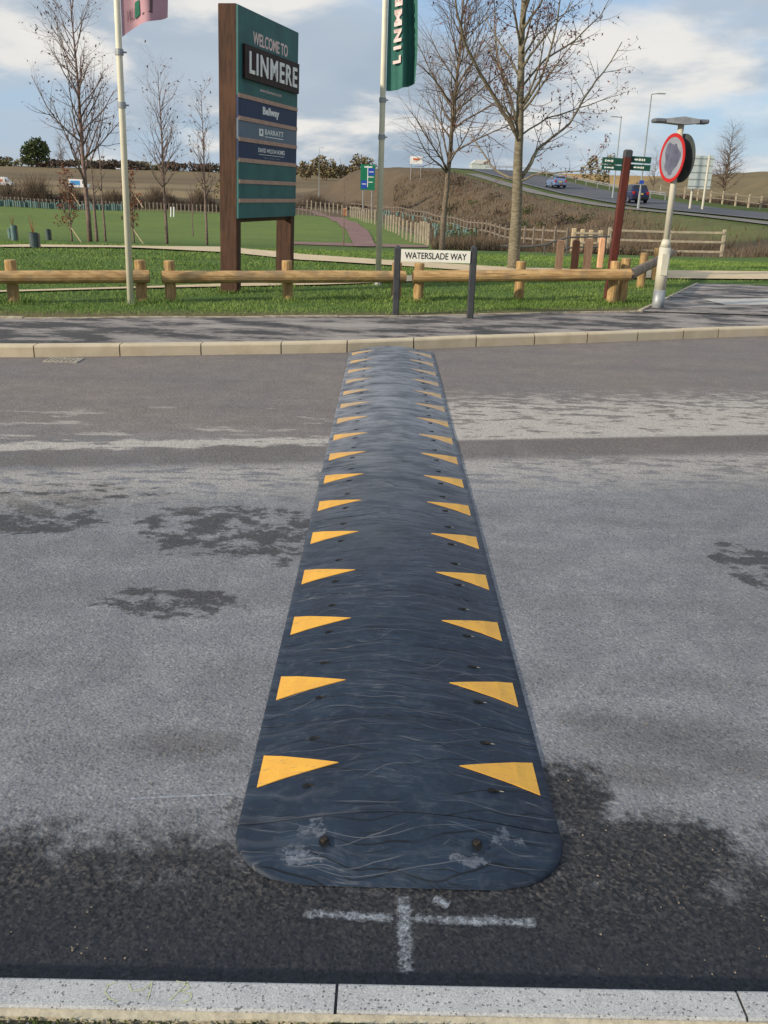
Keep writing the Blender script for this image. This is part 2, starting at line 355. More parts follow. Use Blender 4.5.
def rubber_mat():
    m, nt, b = new_mat('scuffed_black_rubber'); x = NX(nt); co = x.n('ShaderNodeNewGeometry').outputs['Position']
    X, Y, Z = x.sep(co)
    warp = x.noise(co, 1.6, 3, .6)
    yw = x.m('ADD', Y, x.m('MULTIPLY', warp, .35))
    cmb = x.n('ShaderNodeCombineXYZ'); x.link(x.m('MULTIPLY', X, 1.0), cmb.inputs[0]); x.link(x.m('MULTIPLY', yw, 24), cmb.inputs[1])
    scr = x.noise(cmb.outputs[0], 1.4, 2.5, .6)
    cmb2 = x.n('ShaderNodeCombineXYZ'); x.link(x.m('ADD', x.m('MULTIPLY', X, 2.2), x.m('MULTIPLY', Y, .9)), cmb2.inputs[0]); x.link(x.m('ADD', x.m('MULTIPLY', yw, 42), x.m('MULTIPLY', X, 9)), cmb2.inputs[1])
    scr2 = x.noise(cmb2.outputs[0], 1.2, 3, .6)
    dust = x.noise(co, 3.5, 6, .65); dust2 = x.noise(co, 24, 4, .7)
    # more road dust ground in toward the far lane
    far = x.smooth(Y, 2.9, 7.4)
    col = x.mix(x.smooth(dust, .3, .7), (.008,.015,.030,1), (.017,.031,.055,1))
    col = x.mix(x.m('MULTIPLY', x.smooth(dust2, .48, .74), .42), col, (.060,.070,.088,1))
    line = x.smooth(x.m('ABSOLUTE', x.m('SUBTRACT', scr, .5)), .016, .003)
    col = x.mix(x.m('MULTIPLY', line, x.m('MULTIPLY', x.smooth(dust, .50, .66), .7)), col, (.17,.175,.185,1))
    dl = x.smooth(x.m('ABSOLUTE', x.m('SUBTRACT', scr2, .47)), .014, .003)
    col = x.mix(x.m('MULTIPLY', dl, .75), col, (.008,.009,.012,1))
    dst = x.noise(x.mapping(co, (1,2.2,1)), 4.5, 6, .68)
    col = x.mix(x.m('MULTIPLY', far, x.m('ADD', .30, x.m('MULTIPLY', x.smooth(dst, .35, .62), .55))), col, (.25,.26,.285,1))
    def contour(freq, amp, nsc, w, seed, tilt=0.0):
        nn_ = x.noise(x.mapping(co, (1,.8,1), (seed,seed*.7,0)), nsc, 2, .4)
        f = x.m('ADD', x.m('MULTIPLY', Y, freq), x.m('ADD', x.m('MULTIPLY', nn_, amp), x.m('MULTIPLY', X, tilt)))
        fr_ = x.m('ABSOLUTE', x.m('SUBTRACT', x.m('FRACT', f), .5))
        return x.smooth(fr_, w, w*.35)
    brk = x.smooth(x.noise(x.mapping(co, (1,1,1), (9,3,0)), 3.6, 4), .40, .56); brk2 = x.smooth(x.noise(x.mapping(co, (1,1,1), (2,7,0)), 4.6, 4), .46, .60)
    c1_ = x.m('MULTIPLY', contour(13.0, 5.0, 2.2, .050, 1.0), brk); c2_ = x.m('MULTIPLY', contour(18.0, 4.2, 3.1, .050, 5.0, 1.6), brk2)
    c3_ = x.m('MULTIPLY', contour(11.0, 4.6, 2.6, .030, 8.0, -1.2), brk2); c4_ = x.m('MULTIPLY', contour(9.0, 2.4, 1.9, .016, 3.0, .8), brk)
    col = x.mix(x.m('MULTIPLY', x.m('MAXIMUM', c1_, c2_), .85), col, (.004,.005,.007,1))
    col = x.mix(x.m('MULTIPLY', x.m('MAXIMUM', c3_, c4_), .5), col, (.15,.155,.165,1))
    bandn = x.smooth(scr, .5, .75)
    col = x.mix(x.m('MULTIPLY', bandn, .35), col, (.075,.085,.105,1))
    w = G(205, 480); # scuffed whitish marks on the end cap
    for (px, py, rx, ry) in [(308,838,.045,.04),(296,850,.03,.03),(505,842,.05,.03),(470,862,.05,.02),(300,860,.06,.015)]:
        g = G(px, py, .02); e = ellipse(x, X, Y, g.x, g.y, rx*.8, ry*.8, dust2, 4.5)
        col = x.mix(x.m('MULTIPLY', x.m('MULTIPLY', e, x.smooth(dust2, .4, .62)), .35), col, (.22,.24,.28,1))
    x.link(col, b.inputs['Base Color'])
    x.link(x.m('ADD', .42, x.m('MULTIPLY', dust, .35)), b.inputs['Roughness'])
    b.inputs['Specular IOR Level'].default_value = .28
    nrm = x.bump(scr2, .35, .004); x.link(x.bump(dust2, .35, .002, nrm), b.inputs['Normal'])
    return m
M['rubber'] = rubber_mat()
def spray_mat():
    m, nt, b = new_mat('worn_white_spray'); x = NX(nt); co = x.coords()
    n = x.noise(co, 90, 4, .75); n2 = x.noise(co, 16, 3)
    at = x.n('ShaderNodeAttribute', attribute_name='fade').outputs['Fac']
    v = x.m('ADD', x.m('ADD', x.m('MULTIPLY', n, .9), x.m('MULTIPLY', n2, .5)), at)
    a = x.smooth(v, .74, 1.30)
    b.inputs['Base Color'].default_value = (.50,.54,.60,1); b.inputs['Roughness'].default_value = .9
    x.link(x.m('MULTIPLY', a, .75), b.inputs['Alpha'])
    return m
M['spray'] = spray_mat()
# ------------------------------------------------------------------ mesh helpers
class MB:
    def __init__(s): s.v = []; s.f = []
    def add(s, vs, fs):
        o = len(s.v); s.v += [tuple(p) for p in vs]; s.f += [tuple(i+o for i in f) for f in fs]; return s
    def box(s, c, size, rz=0, ax=None, chamfer=0.0):
        """box centred at c; ax = (ex, ey, ez) optional unit axes"""
        if ax is None:
            ex = Vector((math.cos(rz), math.sin(rz), 0)); ey = Vector((-math.sin(rz), math.cos(rz), 0)); ez = Vector((0,0,1))
        else: ex, ey, ez = ax
        c = Vector(c); hx, hy, hz = size[0]/2, size[1]/2, size[2]/2
        if chamfer <= 0:
            vs = [c + ex*(a*hx) + ey*(b*hy) + ez*(d*hz) for d in (-1,1) for (a,b) in ((-1,-1),(1,-1),(1,1),(-1,1))]
            return s.add(vs, [(3,2,1,0),(4,5,6,7),(0,1,5,4),(1,2,6,5),(2,3,7,6),(3,0,4,7)])
        k = chamfer
        ring = [(-hx+k,-hy),(hx-k,-hy),(hx,-hy+k),(hx,hy-k),(hx-k,hy),(-hx+k,hy),(-hx,hy-k),(-hx,-hy+k)]
        lv = [(-hz, 1-k/max(hx,hy)), (-hz+k, 1), (hz-k, 1), (hz, 1-k/max(hx,hy))]
        vs = [c + ex*(a*q) + ey*(b*q) + ez*z for (z, q) in lv for (a, b) in ring]
        fs = [tuple(range(7,-1,-1)), tuple(range(24,32))]
        for L in range(3):
            for i in range(8): j = (i+1) % 8; fs.append((L*8+i, L*8+j, L*8+8+j, L*8+8+i))
        return s.add(vs, fs)
    def tube(s, pts, rad, n=6, cap=True):
        pts = [Vector(p) for p in pts]
        if not isinstance(rad, (list, tuple)): rad = [rad]*len(pts)
        o = len(s.v); up = None
        for i, p in enumerate(pts):
            d = (pts[min(i+1, len(pts)-1)] - pts[max(i-1, 0)]).normalized()
            if up is None: up = Vector((1,0,0)) if abs(d.x) < .8 else Vector((0,0,1))
            e1 = d.cross(up); 
            if e1.length < 1e-6: e1 = d.orthogonal()
            e1.normalize(); e2 = d.cross(e1); up = e2.cross(d) if False else up
            for k in range(n):
                a = 2*math.pi*k/n; s.v.append(tuple(p + (e1*math.cos(a)+e2*math.sin(a))*rad[i]))
        for i in range(len(pts)-1):
            for k in range(n):
                a = o+i*n+k; b = o+i*n+(k+1) % n; s.f.append((a, b, b+n, a+n))
        if cap and n > 2:
            s.f.append(tuple(o+k for k in range(n-1,-1,-1))); s.f.append(tuple(o+(len(pts)-1)*n+k for k in range(n)))
        return s
    def prism(s, poly, ax, o, depth):
        """poly in (u,v) extruded along w by depth; ax=(eu,ev,ew), origin o"""
        eu, ev, ew = ax; o = Vector(o); n = len(poly)
        vs = [o+eu*u+ev*v for u, v in poly] + [o+eu*u+ev*v+ew*depth for u, v in poly]
        fs = [tuple(range(n-1,-1,-1)), tuple(range(n,2*n))] + [(i,(i+1)%n,n+(i+1)%n,n+i) for i in range(n)]
        return s.add(vs, fs)
    def quad(s, a, b, c, d): return s.add([a,b,c,d], [(0,1,2,3)])
    def build(s, name, mat, parent=None, smooth=False):
        me = bpy.data.meshes.new(name)
        off = Vector((0,0,0))
        if parent is not None: off = root_loc(parent)
        me.from_pydata([(a-off.x, b-off.y, c-off.z) for a, b, c in s.v], [], s.f)
        me.materials.append(mat)
        if smooth: me.polygons.foreach_set('use_smooth', [True]*len(me.polygons))
        me.update()
        o = bpy.data.objects.new(name, me); C.objects.link(o)
        if parent is not None: o.parent = parent
        return o
def root_loc(o):
    l = Vector((0,0,0))
    while o is not None: l += o.location; o = o.parent
    return l
def tag(o, label=None, cat=None, group=None, kind=None):
    if label: o['label'] = label
    if cat: o['category'] = cat
    if group: o['group'] = group
    if kind: o['kind'] = kind
    return o
def thing(name, loc, label, cat, group=None):
    o = bpy.data.objects.new(name, None); C.objects.link(o); o.location = loc; o.empty_display_size = .2
    return tag(o, label, cat, group)
def struct(mb, name, mat, smooth=False): return tag(mb.build(name, mat, None, smooth), kind='structure')
def copy_tree(o, parent=None):
    c = o.copy(); C.objects.link(c); c.parent = parent
    for ch in [k for k in bpy.data.objects if k.parent == o]: copy_tree(ch, c)
    return c
def text_geo(txt, bold=0.0, extrude=0.0, spacing=1.0):
    cu = bpy.data.curves.new('lettering', 'FONT'); cu.body = txt; cu.size = 1; cu.offset = bold; cu.extrude = extrude
    cu.space_character = spacing; cu.resolution_u = 4
    ob = bpy.data.objects.new('lettering', cu); C.objects.link(ob)
    dg = bpy.context.evaluated_depsgraph_get(); dg.update()
    me = bpy.data.meshes.new_from_object(ob.evaluated_get(dg))
    vs = [v.co.copy() for v in me.vertices]; fs = [tuple(p.vertices) for p in me.polygons]
    bpy.data.objects.remove(ob); bpy.data.curves.remove(cu); bpy.data.meshes.remove(me)
    x0, x1 = min(v.x for v in vs), max(v.x for v in vs); y0, y1 = min(v.y for v in vs), max(v.y for v in vs)
    return [((v.x-x0)/(x1-x0), (v.y-y0)/(y1-y0), v.z) for v in vs], fs
def text_on(mb, txt, o, eu, ev, ew, w, h, bold=0.0, depth=0.004, spacing=1.0):
    vs, fs = text_geo(txt, bold, 0.5, spacing)
    o = Vector(o)
    mb.add([o + eu*(a*w) + ev*(b*h) + ew*((c+.5)*depth) for a, b, c in vs], fs)
    return mb
ZU = Vector((0,0,1)); XU = Vector((1,0,0)); YU = Vector((0,1,0))
# ------------------------------------------------------------------ ROAD, KERBS
nk0, nk1 = G(0, 975, .1), G(768, 990, .1)
def near_y(x): return nk0.y + (nk1.y-nk0.y)*(x-nk0.x)/(nk1.x-nk0.x)
fk = [G(a, b, 0) for a, b in ((0,358),(200,355),(350,353),(450,347.5),(600,342.5),(768,335.5))]
fk = [Vector((-70, fk[0].y+(fk[0].y-fk[1].y)/(fk[0].x-fk[1].x)*(-70-fk[0].x)*.3, 0))] + fk
sl = (fk[-1].y-fk[-2].y)/(fk[-1].x-fk[-2].x)
fk.append(Vector((60, fk[-1].y+sl*.5*(60-fk[-1].x), 0)))
def far_y(x):
    # smoothed polyline
    def raw(x): return lerp_tab(x, [(p.x, p.y) for p in fk])
    return (raw(x-.5)+raw(x)+raw(x+.5))/3
ed = [G(0, 318, .12), G(395, 316, .12), G(640, 311.5, .12)]
def edge_y(x):
    t = [(-70, ed[0].y), (ed[0].x, ed[0].y), (ed[1].x, ed[1].y), (ed[2].x, ed[2].y), (60, ed[2].y+.3)]
    return lerp_tab(x, t)
xs = [-70,-50,-35,-25] + [-20+i*.5 for i in range(81)] + [25,35,50,60]
mb = MB()
vs = []
for x in xs: vs += [(x, near_y(x)+.0, 0), (x, far_y(x)+.02, 0)]
mb.add(vs, [(2*i, 2*i+2, 2*i+3, 2*i+1) for i in range(len(xs)-1)])
struct(mb, 'road', M['road'])
def kerb(mb, x0, x1, yf, w, z0, z1, gap=.004, bev=.012):
    """one kerb stone between x0 and x1, road-side face at yf(x), body behind (w may be negative)"""
    sgn = 1 if w > 0 else -1
    prof = [(0,z0),(0,z1-bev),(sgn*bev*.4,z1-bev*.3),(sgn*bev,z1),(w-sgn*bev*.5,z1),(w,z1-bev*.5),(w,z0)]
    n = len(prof); a = x0+gap/2; b = x1-gap/2
    vs = [(a, yf(a)+p, z) for p, z in prof] + [(b, yf(b)+p, z) for p, z in prof]
    mb.add(vs, [tuple(range(n)), tuple(range(2*n-1,n-1,-1))] + [(i, i+n, (i+1)%n+n, (i+1)%n) for i in range(n)])
mb = MB()
j1, j2 = G(336, 1000, .1).x, G(740, 1000, .1).x
L = j2-j1
for k in range(-12, 12):
    o = random.uniform(-.0015,.0015)
    kerb(mb, j1+k*L, j1+(k+1)*L, lambda x, o=o: near_y(x)+o, -.074, -.15, .10, gap=.0065, bev=.008)
struct(mb, 'kerb_near', M['kerb_near'])
mb = MB()
hp = []
for i in range(241):
    x = -6+i*.05; hp.append((x, near_y(x)-.088-.003*math.sin(x*9)-.002*math.sin(x*31)-random.uniform(0,.003)))
vs = []
for x, y in hp: vs += [(x, near_y(x)-.0745, .093), (x, y-.003, .090), (x, y-.008, .04)]
fs = []
for i in range(240):
    fs += [(3*i+1,3*i+4,3*i+3,3*i),(3*i+2,3*i+5,3*i+4,3*i+1)]
mb.add(vs, fs); struct(mb, 'kerb_haunch', M['haunch'])
mb = MB(); vs = []
for i in range(121):
    x = -12+i*.2
    vs += [(x, near_y(x)-.086, .080), (x, near_y(x)-.30, .086), (x, near_y(x)-3.5, .085)]
fs = []
for i in range(120): fs += [(3*i+1,3*i+4,3*i+3,3*i),(3*i+2,3*i+5,3*i+4,3*i+1)]
mb.add(vs, fs); struct(mb, 'verge_soil', M['soil'])
# gravel and moss in the strip
mb = MB()
for i in range(900):
    x = random.uniform(-1.2,1.2); y = near_y(x)-random.uniform(.096,.25); r = random.uniform(.002,.006)*(1.8 if random.random()<.08 else 1)
    c = Vector((x,y,.082+r*.3)); 
    pts = [c+Vector((random.uniform(.7,1)*r*a, random.uniform(.7,1)*r*b, random.uniform(.6,.9)*r*d)) for a,b,d in ((1,0,0),(0,1,0),(-1,0,0),(0,-1,0),(0,0,1),(0,0,-1))]
    mb.add(pts, [(0,1,4),(1,2,4),(2,3,4),(3,0,4),(1,0,5),(2,1,5),(3,2,5),(0,3,5)])
tag(mb.build('gravel', M['stone']), 'small pale stones scattered on the soil behind the near kerb', 'gravel', kind='stuff')
mb = MB()
for i in range(5000):
    x = random.choice([random.uniform(-.08,.35), random.uniform(-1.2,1.2), random.gauss(.12,.12)]); y = near_y(x)-.095-abs(random.gauss(0,.02)); r = random.uniform(.002,.005)
    a = random.uniform(0,6.28); z = .08+random.uniform(0,.012)
    mb.add([(x-r*math.cos(a),y-r*math.sin(a),z),(x+r*math.cos(a),y+r*math.sin(a),z),(x+random.uniform(-r,r),y+random.uniform(-r,r),z+r*1.6)], [(0,1,2)])
tag(mb.build('moss', M['moss']), 'low green moss growing along the back of the near kerb', 'moss', kind='stuff')
mb = MB()
for i in range(700):
    yy_ = 1.6+8*random.random()**2.2; xx_ = random.uniform(-.5,.5)*(yy_+1)*1.0; r = random.choice([.0015,.002,.0025,.003,.004])*(1+.12*yy_)
    if abs(xx_-.03) < .5: continue
    c = Vector((xx_,yy_,r*.4)); pts = [c+Vector((random.uniform(.6,1)*r*a, random.uniform(.6,1)*r*b, random.uniform(.5,.8)*r*d)) for a,b,d in ((1,0,0),(0,1,0),(-1,0,0),(0,-1,0),(0,0,1))]
    mb.add(pts, [(0,1,4),(1,2,4),(2,3,4),(3,0,4)])
tag(mb.build('grit', M['fardull']), 'fine pale grit scattered over the asphalt road', 'grit', kind='stuff')
# far kerb
mb = MB()
fx = G(110, 350, .1).x
stones = [G(px, 350, .1).x for px in (27,113,195,277,345,415,483,548,608,667,722,765)]
st = stones[:]
w = 1.0*(stones[4]-stones[0])/4
while st[0] > -60: st.insert(0, st[0]-w)
while st[-1] < 50: st.append(st[-1]+w)
for a, b in zip(st, st[1:]): kerb(mb, a, b, far_y, .145, -.15, .115+random.uniform(-.002,.002), gap=.012, bev=.02)
struct(mb, 'kerb_far', M['kerb_far'])
# far pavement
mb = MB(); vs = []
for x in xs: vs += [(x, far_y(x)+.1455, .105), (x, edge_y(x), .112)]
mb.add(vs, [(2*i, 2*i+2, 2*i+3, 2*i+1) for i in range(len(xs)-1)])
struct(mb, 'pavement', M['pavement'])
# edging strip between pavement and grass
mb = MB()
xe1 = ed[2].x+.05
x = -40
while x < xe1:
    x2 = min(x+.915, xe1); dz = random.uniform(-.006,.008)
    mb.prism([(0,-.1),(0,.125+dz),(.05,.125+dz),(.05,-.1)], (Vector((0,1,0)), ZU, Vector(((x2-x-.01),edge_y(x2)-edge_y(x),0))), (x, edge_y(x), 0), 1.0); x = x2
pA, pB = G(641,311.5,.12), G(699,283.5,.12)
n = 6
for i in range(n):
    a = pA.lerp(pB, i/n); b = pA.lerp(pB, (i+.985)/n); d = (b-a).normalized(); nn = Vector((-d.y, d.x, 0))
    dz = random.uniform(-.006,.006)
    mb.prism([(0,-.1),(0,.027+dz),(.05,.027+dz),(.05,-.1)], (nn, ZU, b-a), (a.x, a.y, .11), 1.0)
struct(mb, 'edging', M['edging'])
# side pavement (right) : slab beside the grass corner
def clip_z(p, z): return (p.x, p.y, z)
cornr = G(699,283.5,.12); far_r = G(768,283.5,.12)
mb = MB()
yb = (cornr.y+far_r.y)/2
mb.add([clip_z(pA,.124), (pA.x+40, pA.y-.1+.05, .124), (pA.x+40, yb+.2, .124), clip_z(cornr,.124)], [(0,1,2,3)])
struct(mb, 'side_pavement', M['pavement'])
mb = MB()
pp = [G(a,b,.13) for a,b in ((702,299),(768,298.2),(800,298),(800,305),(768,304.6),(726,304.6))]
mb.add([(p.x,p.y,.129) for p in pp], [tuple(range(6))[::-1]])
M['marking'] = mk('worn_white_marking', (.50,.48,.44), (.36,.34,.31), 8, .8, c3=(.4,.38,.35), s3=3)
struct(mb, 'road_marking', M['marking'])
# ------------------------------------------------------------------ TERRAIN SHEET
offs = [-.35,-.02,.0]+[.05+.35*i for i in range(40)]
o = offs[-1]
while o < 200: o += max(.5, o*.02); offs.append(o)
while o < 1300: o *= 1.07; offs.append(o)
ks = np.concatenate([np.linspace(-2.6,-.62,40)[:-1], np.linspace(-.62,.62,261), np.linspace(.62,2.6,40)[1:]])
PATHA = [(0,246,248),(130,246.5,248.5),(230,247.5,253.5),(300,255,261),(400,262,267),(500,268,274),(600,271,279),(768,272.5,280.5),(900,273,281.5)]
PATHB = [(-80,295,296.6),(0,292,293.4),(150,287.5,289.2),(250,284,287.3),(320,281,286),(400,277,283),(500,271,278)]
PIND = [(247.3,354.6,375.6),(238,350,372),(229.6,346,366),(223,337.5,357),(219,329.6,346),(213,312,321),(209.8,298,306),(207.5,283,289)]
PINC = [(290,242.3,244.8),(345,243.3,246.5),(400,245,247.8),(428,246.3,248)]
def cover(x, y, z):
    px, py = pix(x, y, z)
    n = math.sin(x*.9+math.sin(y*.7)*2)*math.cos(y*.8)*.5
    green = np.array((.10,.16,.040)); green2 = np.array((.150,.205,.056)); brown = np.array((.14,.102,.068)); tan = np.array((.30,.22,.125)); dk = np.array((.12,.095,.055)); lit = np.array((.40,.26,.11))
    if y < 25: 
        t = sstep((.75-(y-edge_y(x))+.2*n)/.5)*.85
        return green*(1-t)+np.array((.17,.13,.075))*t
    s = lerp_tab(y, XR)-x
    if y < 55:
        if px > 480: # grass strip then scrub
            yy = 235+ (0 if px < 640 else 0)
            t = sstep((y-44-n)/3.)
            c = green*(1-t)+brown*t
            return c
        return green*(1-sstep((y-30)/30.))+green2*sstep((y-30)/30.)
    if y < 112 or (y < 130 and s < 30):
        left_lim = 9+ (y-55)*-.02
        if px < 440 - (y-50)*1.3 and s > 24: return green2
        if 9 < s < 15 and y < 95 and px > 600: f_ = sstep((px-600)/90.)*(.55+.3*n)*sstep((15-s)/3.); return brown*(1-f_)+green2*.85*f_
        if s < 24 and s > 9: return brown*(1.0+.15*n)
        if -14 < s <= 9: return np.array((.085,.115,.03))
        if s <= -14: return dk if y < 150 else tan
        return brown
    if y < 260:
        if s > 9: return brown*(1+.2*n) if s < 34 else (dk if y < 190 else tan)
        if s > -14: return np.array((.10,.12,.035))
        if x > 50: 
            return np.array((.185,.145,.085))*(1+.25*n)
        return dk
    if x > 40 and y < 480: return lit
    if y < 330: return np.array((.26,.19,.115)) if y > 285 else np.array((.17,.125,.08))
    if y < 420: return np.array((.16,.115,.07)) if (int(y/28) % 2) else np.array((.19,.14,.088))
    return np.array((.21,.155,.09)) if y < 540 else np.array((.09,.08,.04))
vs = []; cols = []
for off in offs:
    for k in ks:
        yy = 12.3+off; x = k*(yy+12)
        y = edge_y(x)+.055+off if off < 12 else 12.3+off
        if 12 <= off < 16: pass
        z = hills(x, y) if off >= 0 else -.25
        if off == -.35: z = -.25
        vs.append((x, y, z)); c = cover(x, y, z); cols.append((*c, 1.0))
nc = len(ks); fs = []
for i in range(len(offs)-1):
    for j in range(nc-1): a = i*nc+j; fs.append((a, a+1, a+nc+1, a+nc))
# near apron so that the sheet passes under road and camera
o0 = len(vs); 
vs += [(-600,-60,-.25),(600,-60,-.25)]; cols += [(.06,.1,.02,1)]*2
fs.append((o0, o0+1) + tuple(range(nc-1,-1,-1)))
mb = MB(); mb.add(vs, fs); g = struct(mb, 'ground', M['terrain'], True)
ca = g.data.color_attributes.new('cover', 'FLOAT_COLOR', 'POINT')
ca.data.foreach_set('color', np.array(cols, dtype=np.float32).ravel())
def ribbon(name, pairs, mat, up=.035, n_across=5, sub=6):
    """pairs: ((pxA,pyA),(pxB,pyB)) edges; follows the terrain"""
    W = [(T(*a), T(*b)) for a, b in pairs]
    return ribbon_w(name, W, mat, up, n_across, sub)
def ribbon_w(name, W, mat, up, n_across=5, sub=6):
    mb = MB(); rows = []
    for i in range(len(W)-1):
        for s in range(sub):
            t = s/sub; a = W[i][0].lerp(W[i+1][0], t); b = W[i][1].lerp(W[i+1][1], t); rows.append((a, b))
    rows.append(W[-1]); vs = []
    for a, b in rows:
        for k in range(n_across):
            p = a.lerp(b, k/(n_across-1)); vs.append((p.x, p.y, hills(p.x, p.y)+up))
    fs = []
    for i in range(len(rows)-1):
        for k in range(n_across-1):
            q = i*n_across+k; fs.append((q, q+1, q+n_across+1, q+n_across))
    mb.add(vs, fs); o = struct(mb, name, mat)
    for p in o.data.polygons:
        pass
    return o
ribbon('path', [((a,t),(a,b)) for a,t,b in PATHA], M['tan'], .03)
ribbon('path', [((a,t),(a,b)) for a,t,b in PATHB], M['tan'], .024)
ribbon('path', [((l,y),(r,y)) for y,l,r in PIND], M['pink'], .05)
ribbon('path', [((a,t),(a,b)) for a,t,b in PINC], M['pink'], .036)
# dual carriageway
ys = [34+i*4 for i in range(48)]
def off_pt(y, s):
    x = lerp_tab(y, XR); x = (lerp_tab(y-6, XR)+x+lerp_tab(y+6, XR))/3; return Vector((x-s, y, 0))
ribbon_w('main_road', [(off_pt(y, 4.2), off_pt(y, -4.6)) for y in ys], M['carriage'], .09, 9, 2)
ribbon_w('cycle_path', [(off_pt(y, 8.0), off_pt(y, 5.9)) for y in ys if y < 160], M['cycle'], .08, 3, 2)
ribbon_w('road_marking', [(off_pt(y, 3.8), off_pt(y, 3.6)) for y in ys], M['faded_white'], .105, 2, 2)
# ------------------------------------------------------------------ GRASS / SCRUB BLADES
def inside_tab(tab, px, py, m=.4):
    if px < tab[0][0] or px > tab[-1][0]: return False
    for (a, t0, b0), (c, t1, b1) in zip(tab, tab[1:]):
        if a <= px <= c:
            f = (px-a)/(c-a); return t0+(t1-t0)*f-m <= py <= b0+(b1-b0)*f+m
    return False
def on_path(x, y, z):
    px, py = pix(x, y, z)
    if inside_tab(PATHA, px, py) or inside_tab(PATHB, px, py) or inside_tab(PINC, px, py): return True
    for (y0,l0,r0),(y1,l1,r1) in zip(PIND, PIND[1:]):
        if y1 <= py <= y0:
            f = (py-y1)/(y0-y1); return l1+(l0-l1)*f-.5 <= px <= r1+(r0-r1)*f+.5
    # corner asphalt
    if x > pA.x:
        t = (y-pA.y)/(pB.y-pA.y)
        if y < yb+.3 and x > pA.x+(pB.x-pA.x)*t-.08: return True
    return False
def blades(name, pts, hs, ws, mat, label, cat, lean=.5):
    n = len(pts); P = np.array(pts); h = np.array(hs)[:,None]; w = np.array(ws)[:,None]
    a = np.random.uniform(0, 6.283, n); d = np.stack([np.cos(a), np.sin(a), np.zeros(n)], 1)
    l = np.random.normal(0, lean, (n,3)); l[:,2] = 1
    V = np.empty((n,3,3)); V[:,0] = P-d*w/2; V[:,1] = P+d*w/2; V[:,2] = P+l*h
    me = bpy.data.meshes.new(name); me.vertices.add(3*n); me.vertices.foreach_set('co', V.ravel())
    me.loops.add(3*n); me.loops.foreach_set('vertex_index', np.arange(3*n, dtype=np.int32))
    me.polygons.add(n); me.polygons.foreach_set('loop_start', np.arange(0,3*n,3,dtype=np.int32)); me.polygons.foreach_set('loop_total', np.full(n,3,dtype=np.int32))
    me.materials.append(mat); me.update(); me.validate()
    o = bpy.data.objects.new(name, me); C.objects.link(o); return tag(o, label, cat, kind='stuff')
pts, hs, ws = [], [], []
cnt = 0
while cnt < 150000:
    d = random.random(); 
    off = 22*(random.random()**2.0); x = random.uniform(-.58,.58)*(12+off+1)
    y = edge_y(x)+.06+off; z = hills(x, y)
    cl = math.sin(x*2.1+math.sin(y*3.1))*math.sin(y*2.7+math.sin(x*1.7)); 
    if off < .7+.25*cl and random.random() > (off/.7)**2.2: continue
    if off > .4 and random.random() > .75+.3*cl: continue
    if on_path(x, y, z): cnt += 1; continue
    hh = random.uniform(.02,.052)*(1+.4*cl) * (1 if off < 6 else 1.1)
    pts.append((x,y,z-.005)); hs.append(max(.02,hh)); ws.append(random.uniform(.006,.014)*(1+off*.07)); cnt += 1
for px_,py_ in ((14,304),(142,303),(171,302),(288,301),(418,302),(518,301),(608,304),(621,303),(640,288),(131,305),(228,293),(286,287),(611,304),(396,301)):
    q = T(px_, py_)
    for _ in range(150):
        a_ = random.uniform(0,6.283); r_ = abs(random.gauss(0,.13))+.05; x = q.x+r_*math.cos(a_); y = q.y+r_*math.sin(a_)*.8
        if y < edge_y(x)+.1: continue
        pts.append((x,y,hills(x,y))); hs.append(random.uniform(.03,.09)); ws.append(random.uniform(.008,.016))
blades('grass', pts, hs, ws, M['grass'], 'short green grass of the verge and park beyond the knee rail', 'grass')
pts, hs, ws = [], [], []
cnt = 0
while cnt < 110000:
    y = 45+115*(random.random()**1.5); x = random.uniform(.0, .50)*(y*1.06)
    s = lerp_tab(y, XR)-x; cnt += 1
    px, py = pix(x, y, hills(x,y))
    if px < 432 and y < 84: continue
    if s < 9.0 or (y < 92 and s < 15 and random.random() < .9*sstep((px-600)/90.)): continue
    if px > 640 and y < 52 and random.random() < .6: continue
    if s < 12 and random.random() < .7: continue
    cl = math.sin(x*.8+math.sin(y*.5)*2)*math.sin(y*.45)
    if cl < -.4 and random.random() < .6: continue
    pts.append((x,y,hills(x,y)-.03)); hs.append(random.uniform(.2,.55)*(1+.5*cl)); ws.append(random.uniform(.03,.08)*y/70)
blades('scrub', pts, hs, ws, M['scrub'], 'dry brown long grass covering the road embankment', 'dry grass', .35)

# ------------------------------------------------------------------ SPEED BUMP
bA, bB = G(400, 889, 0), G(391.5, 353.5, 0)
bd = (bB-bA).normalized(); bn = Vector((bd.y, -bd.x, 0)); BL = (bB-bA).length
hw = .452
def arch(u):  # u -1..1
    return .010 + .058*(math.cos(min(1,abs(u)/.93)*math.pi/2)**1.15 if abs(u) < .93 else 0)
root = thing('speed_bump', bA, 'black rubber speed bump with yellow triangles laid across the road', 'speed bump')
def along(yv): # distance along bump of a pixel row
    g = G(396, yv, 0); return (g-bA).dot(bd)
rowpx = [773.5,692,629,579,541]
r0 = along(779); pitchm = (along(510)-along(776))/5
nrow = int((BL - r0 - .05)/pitchm)+1
def bpt(t, u, z): 
    p = bA + bd*t + bn*(u*hw); return Vector((p.x, p.y, z))
us = [-1,-.985,-.93,-.85,-.75,-.65,-.55,-.45,-.35,-.25,-.15,-.05,.05,.15,.25,.35,.45,.55,.65,.75,.85,.93,.985,1]
def zz(u): return .003 if abs(u) >= .999 else arch(u)
def bow(t, u):
    if t < seam0 or t > seam0+pitchm*nrow or abs(u) >= .999: return 0
    return .0100*math.sin(math.pi*(((t-seam0)/pitchm) % 1.0))*min(1, (1-abs(u))/.2)
seam0 = r0-.235
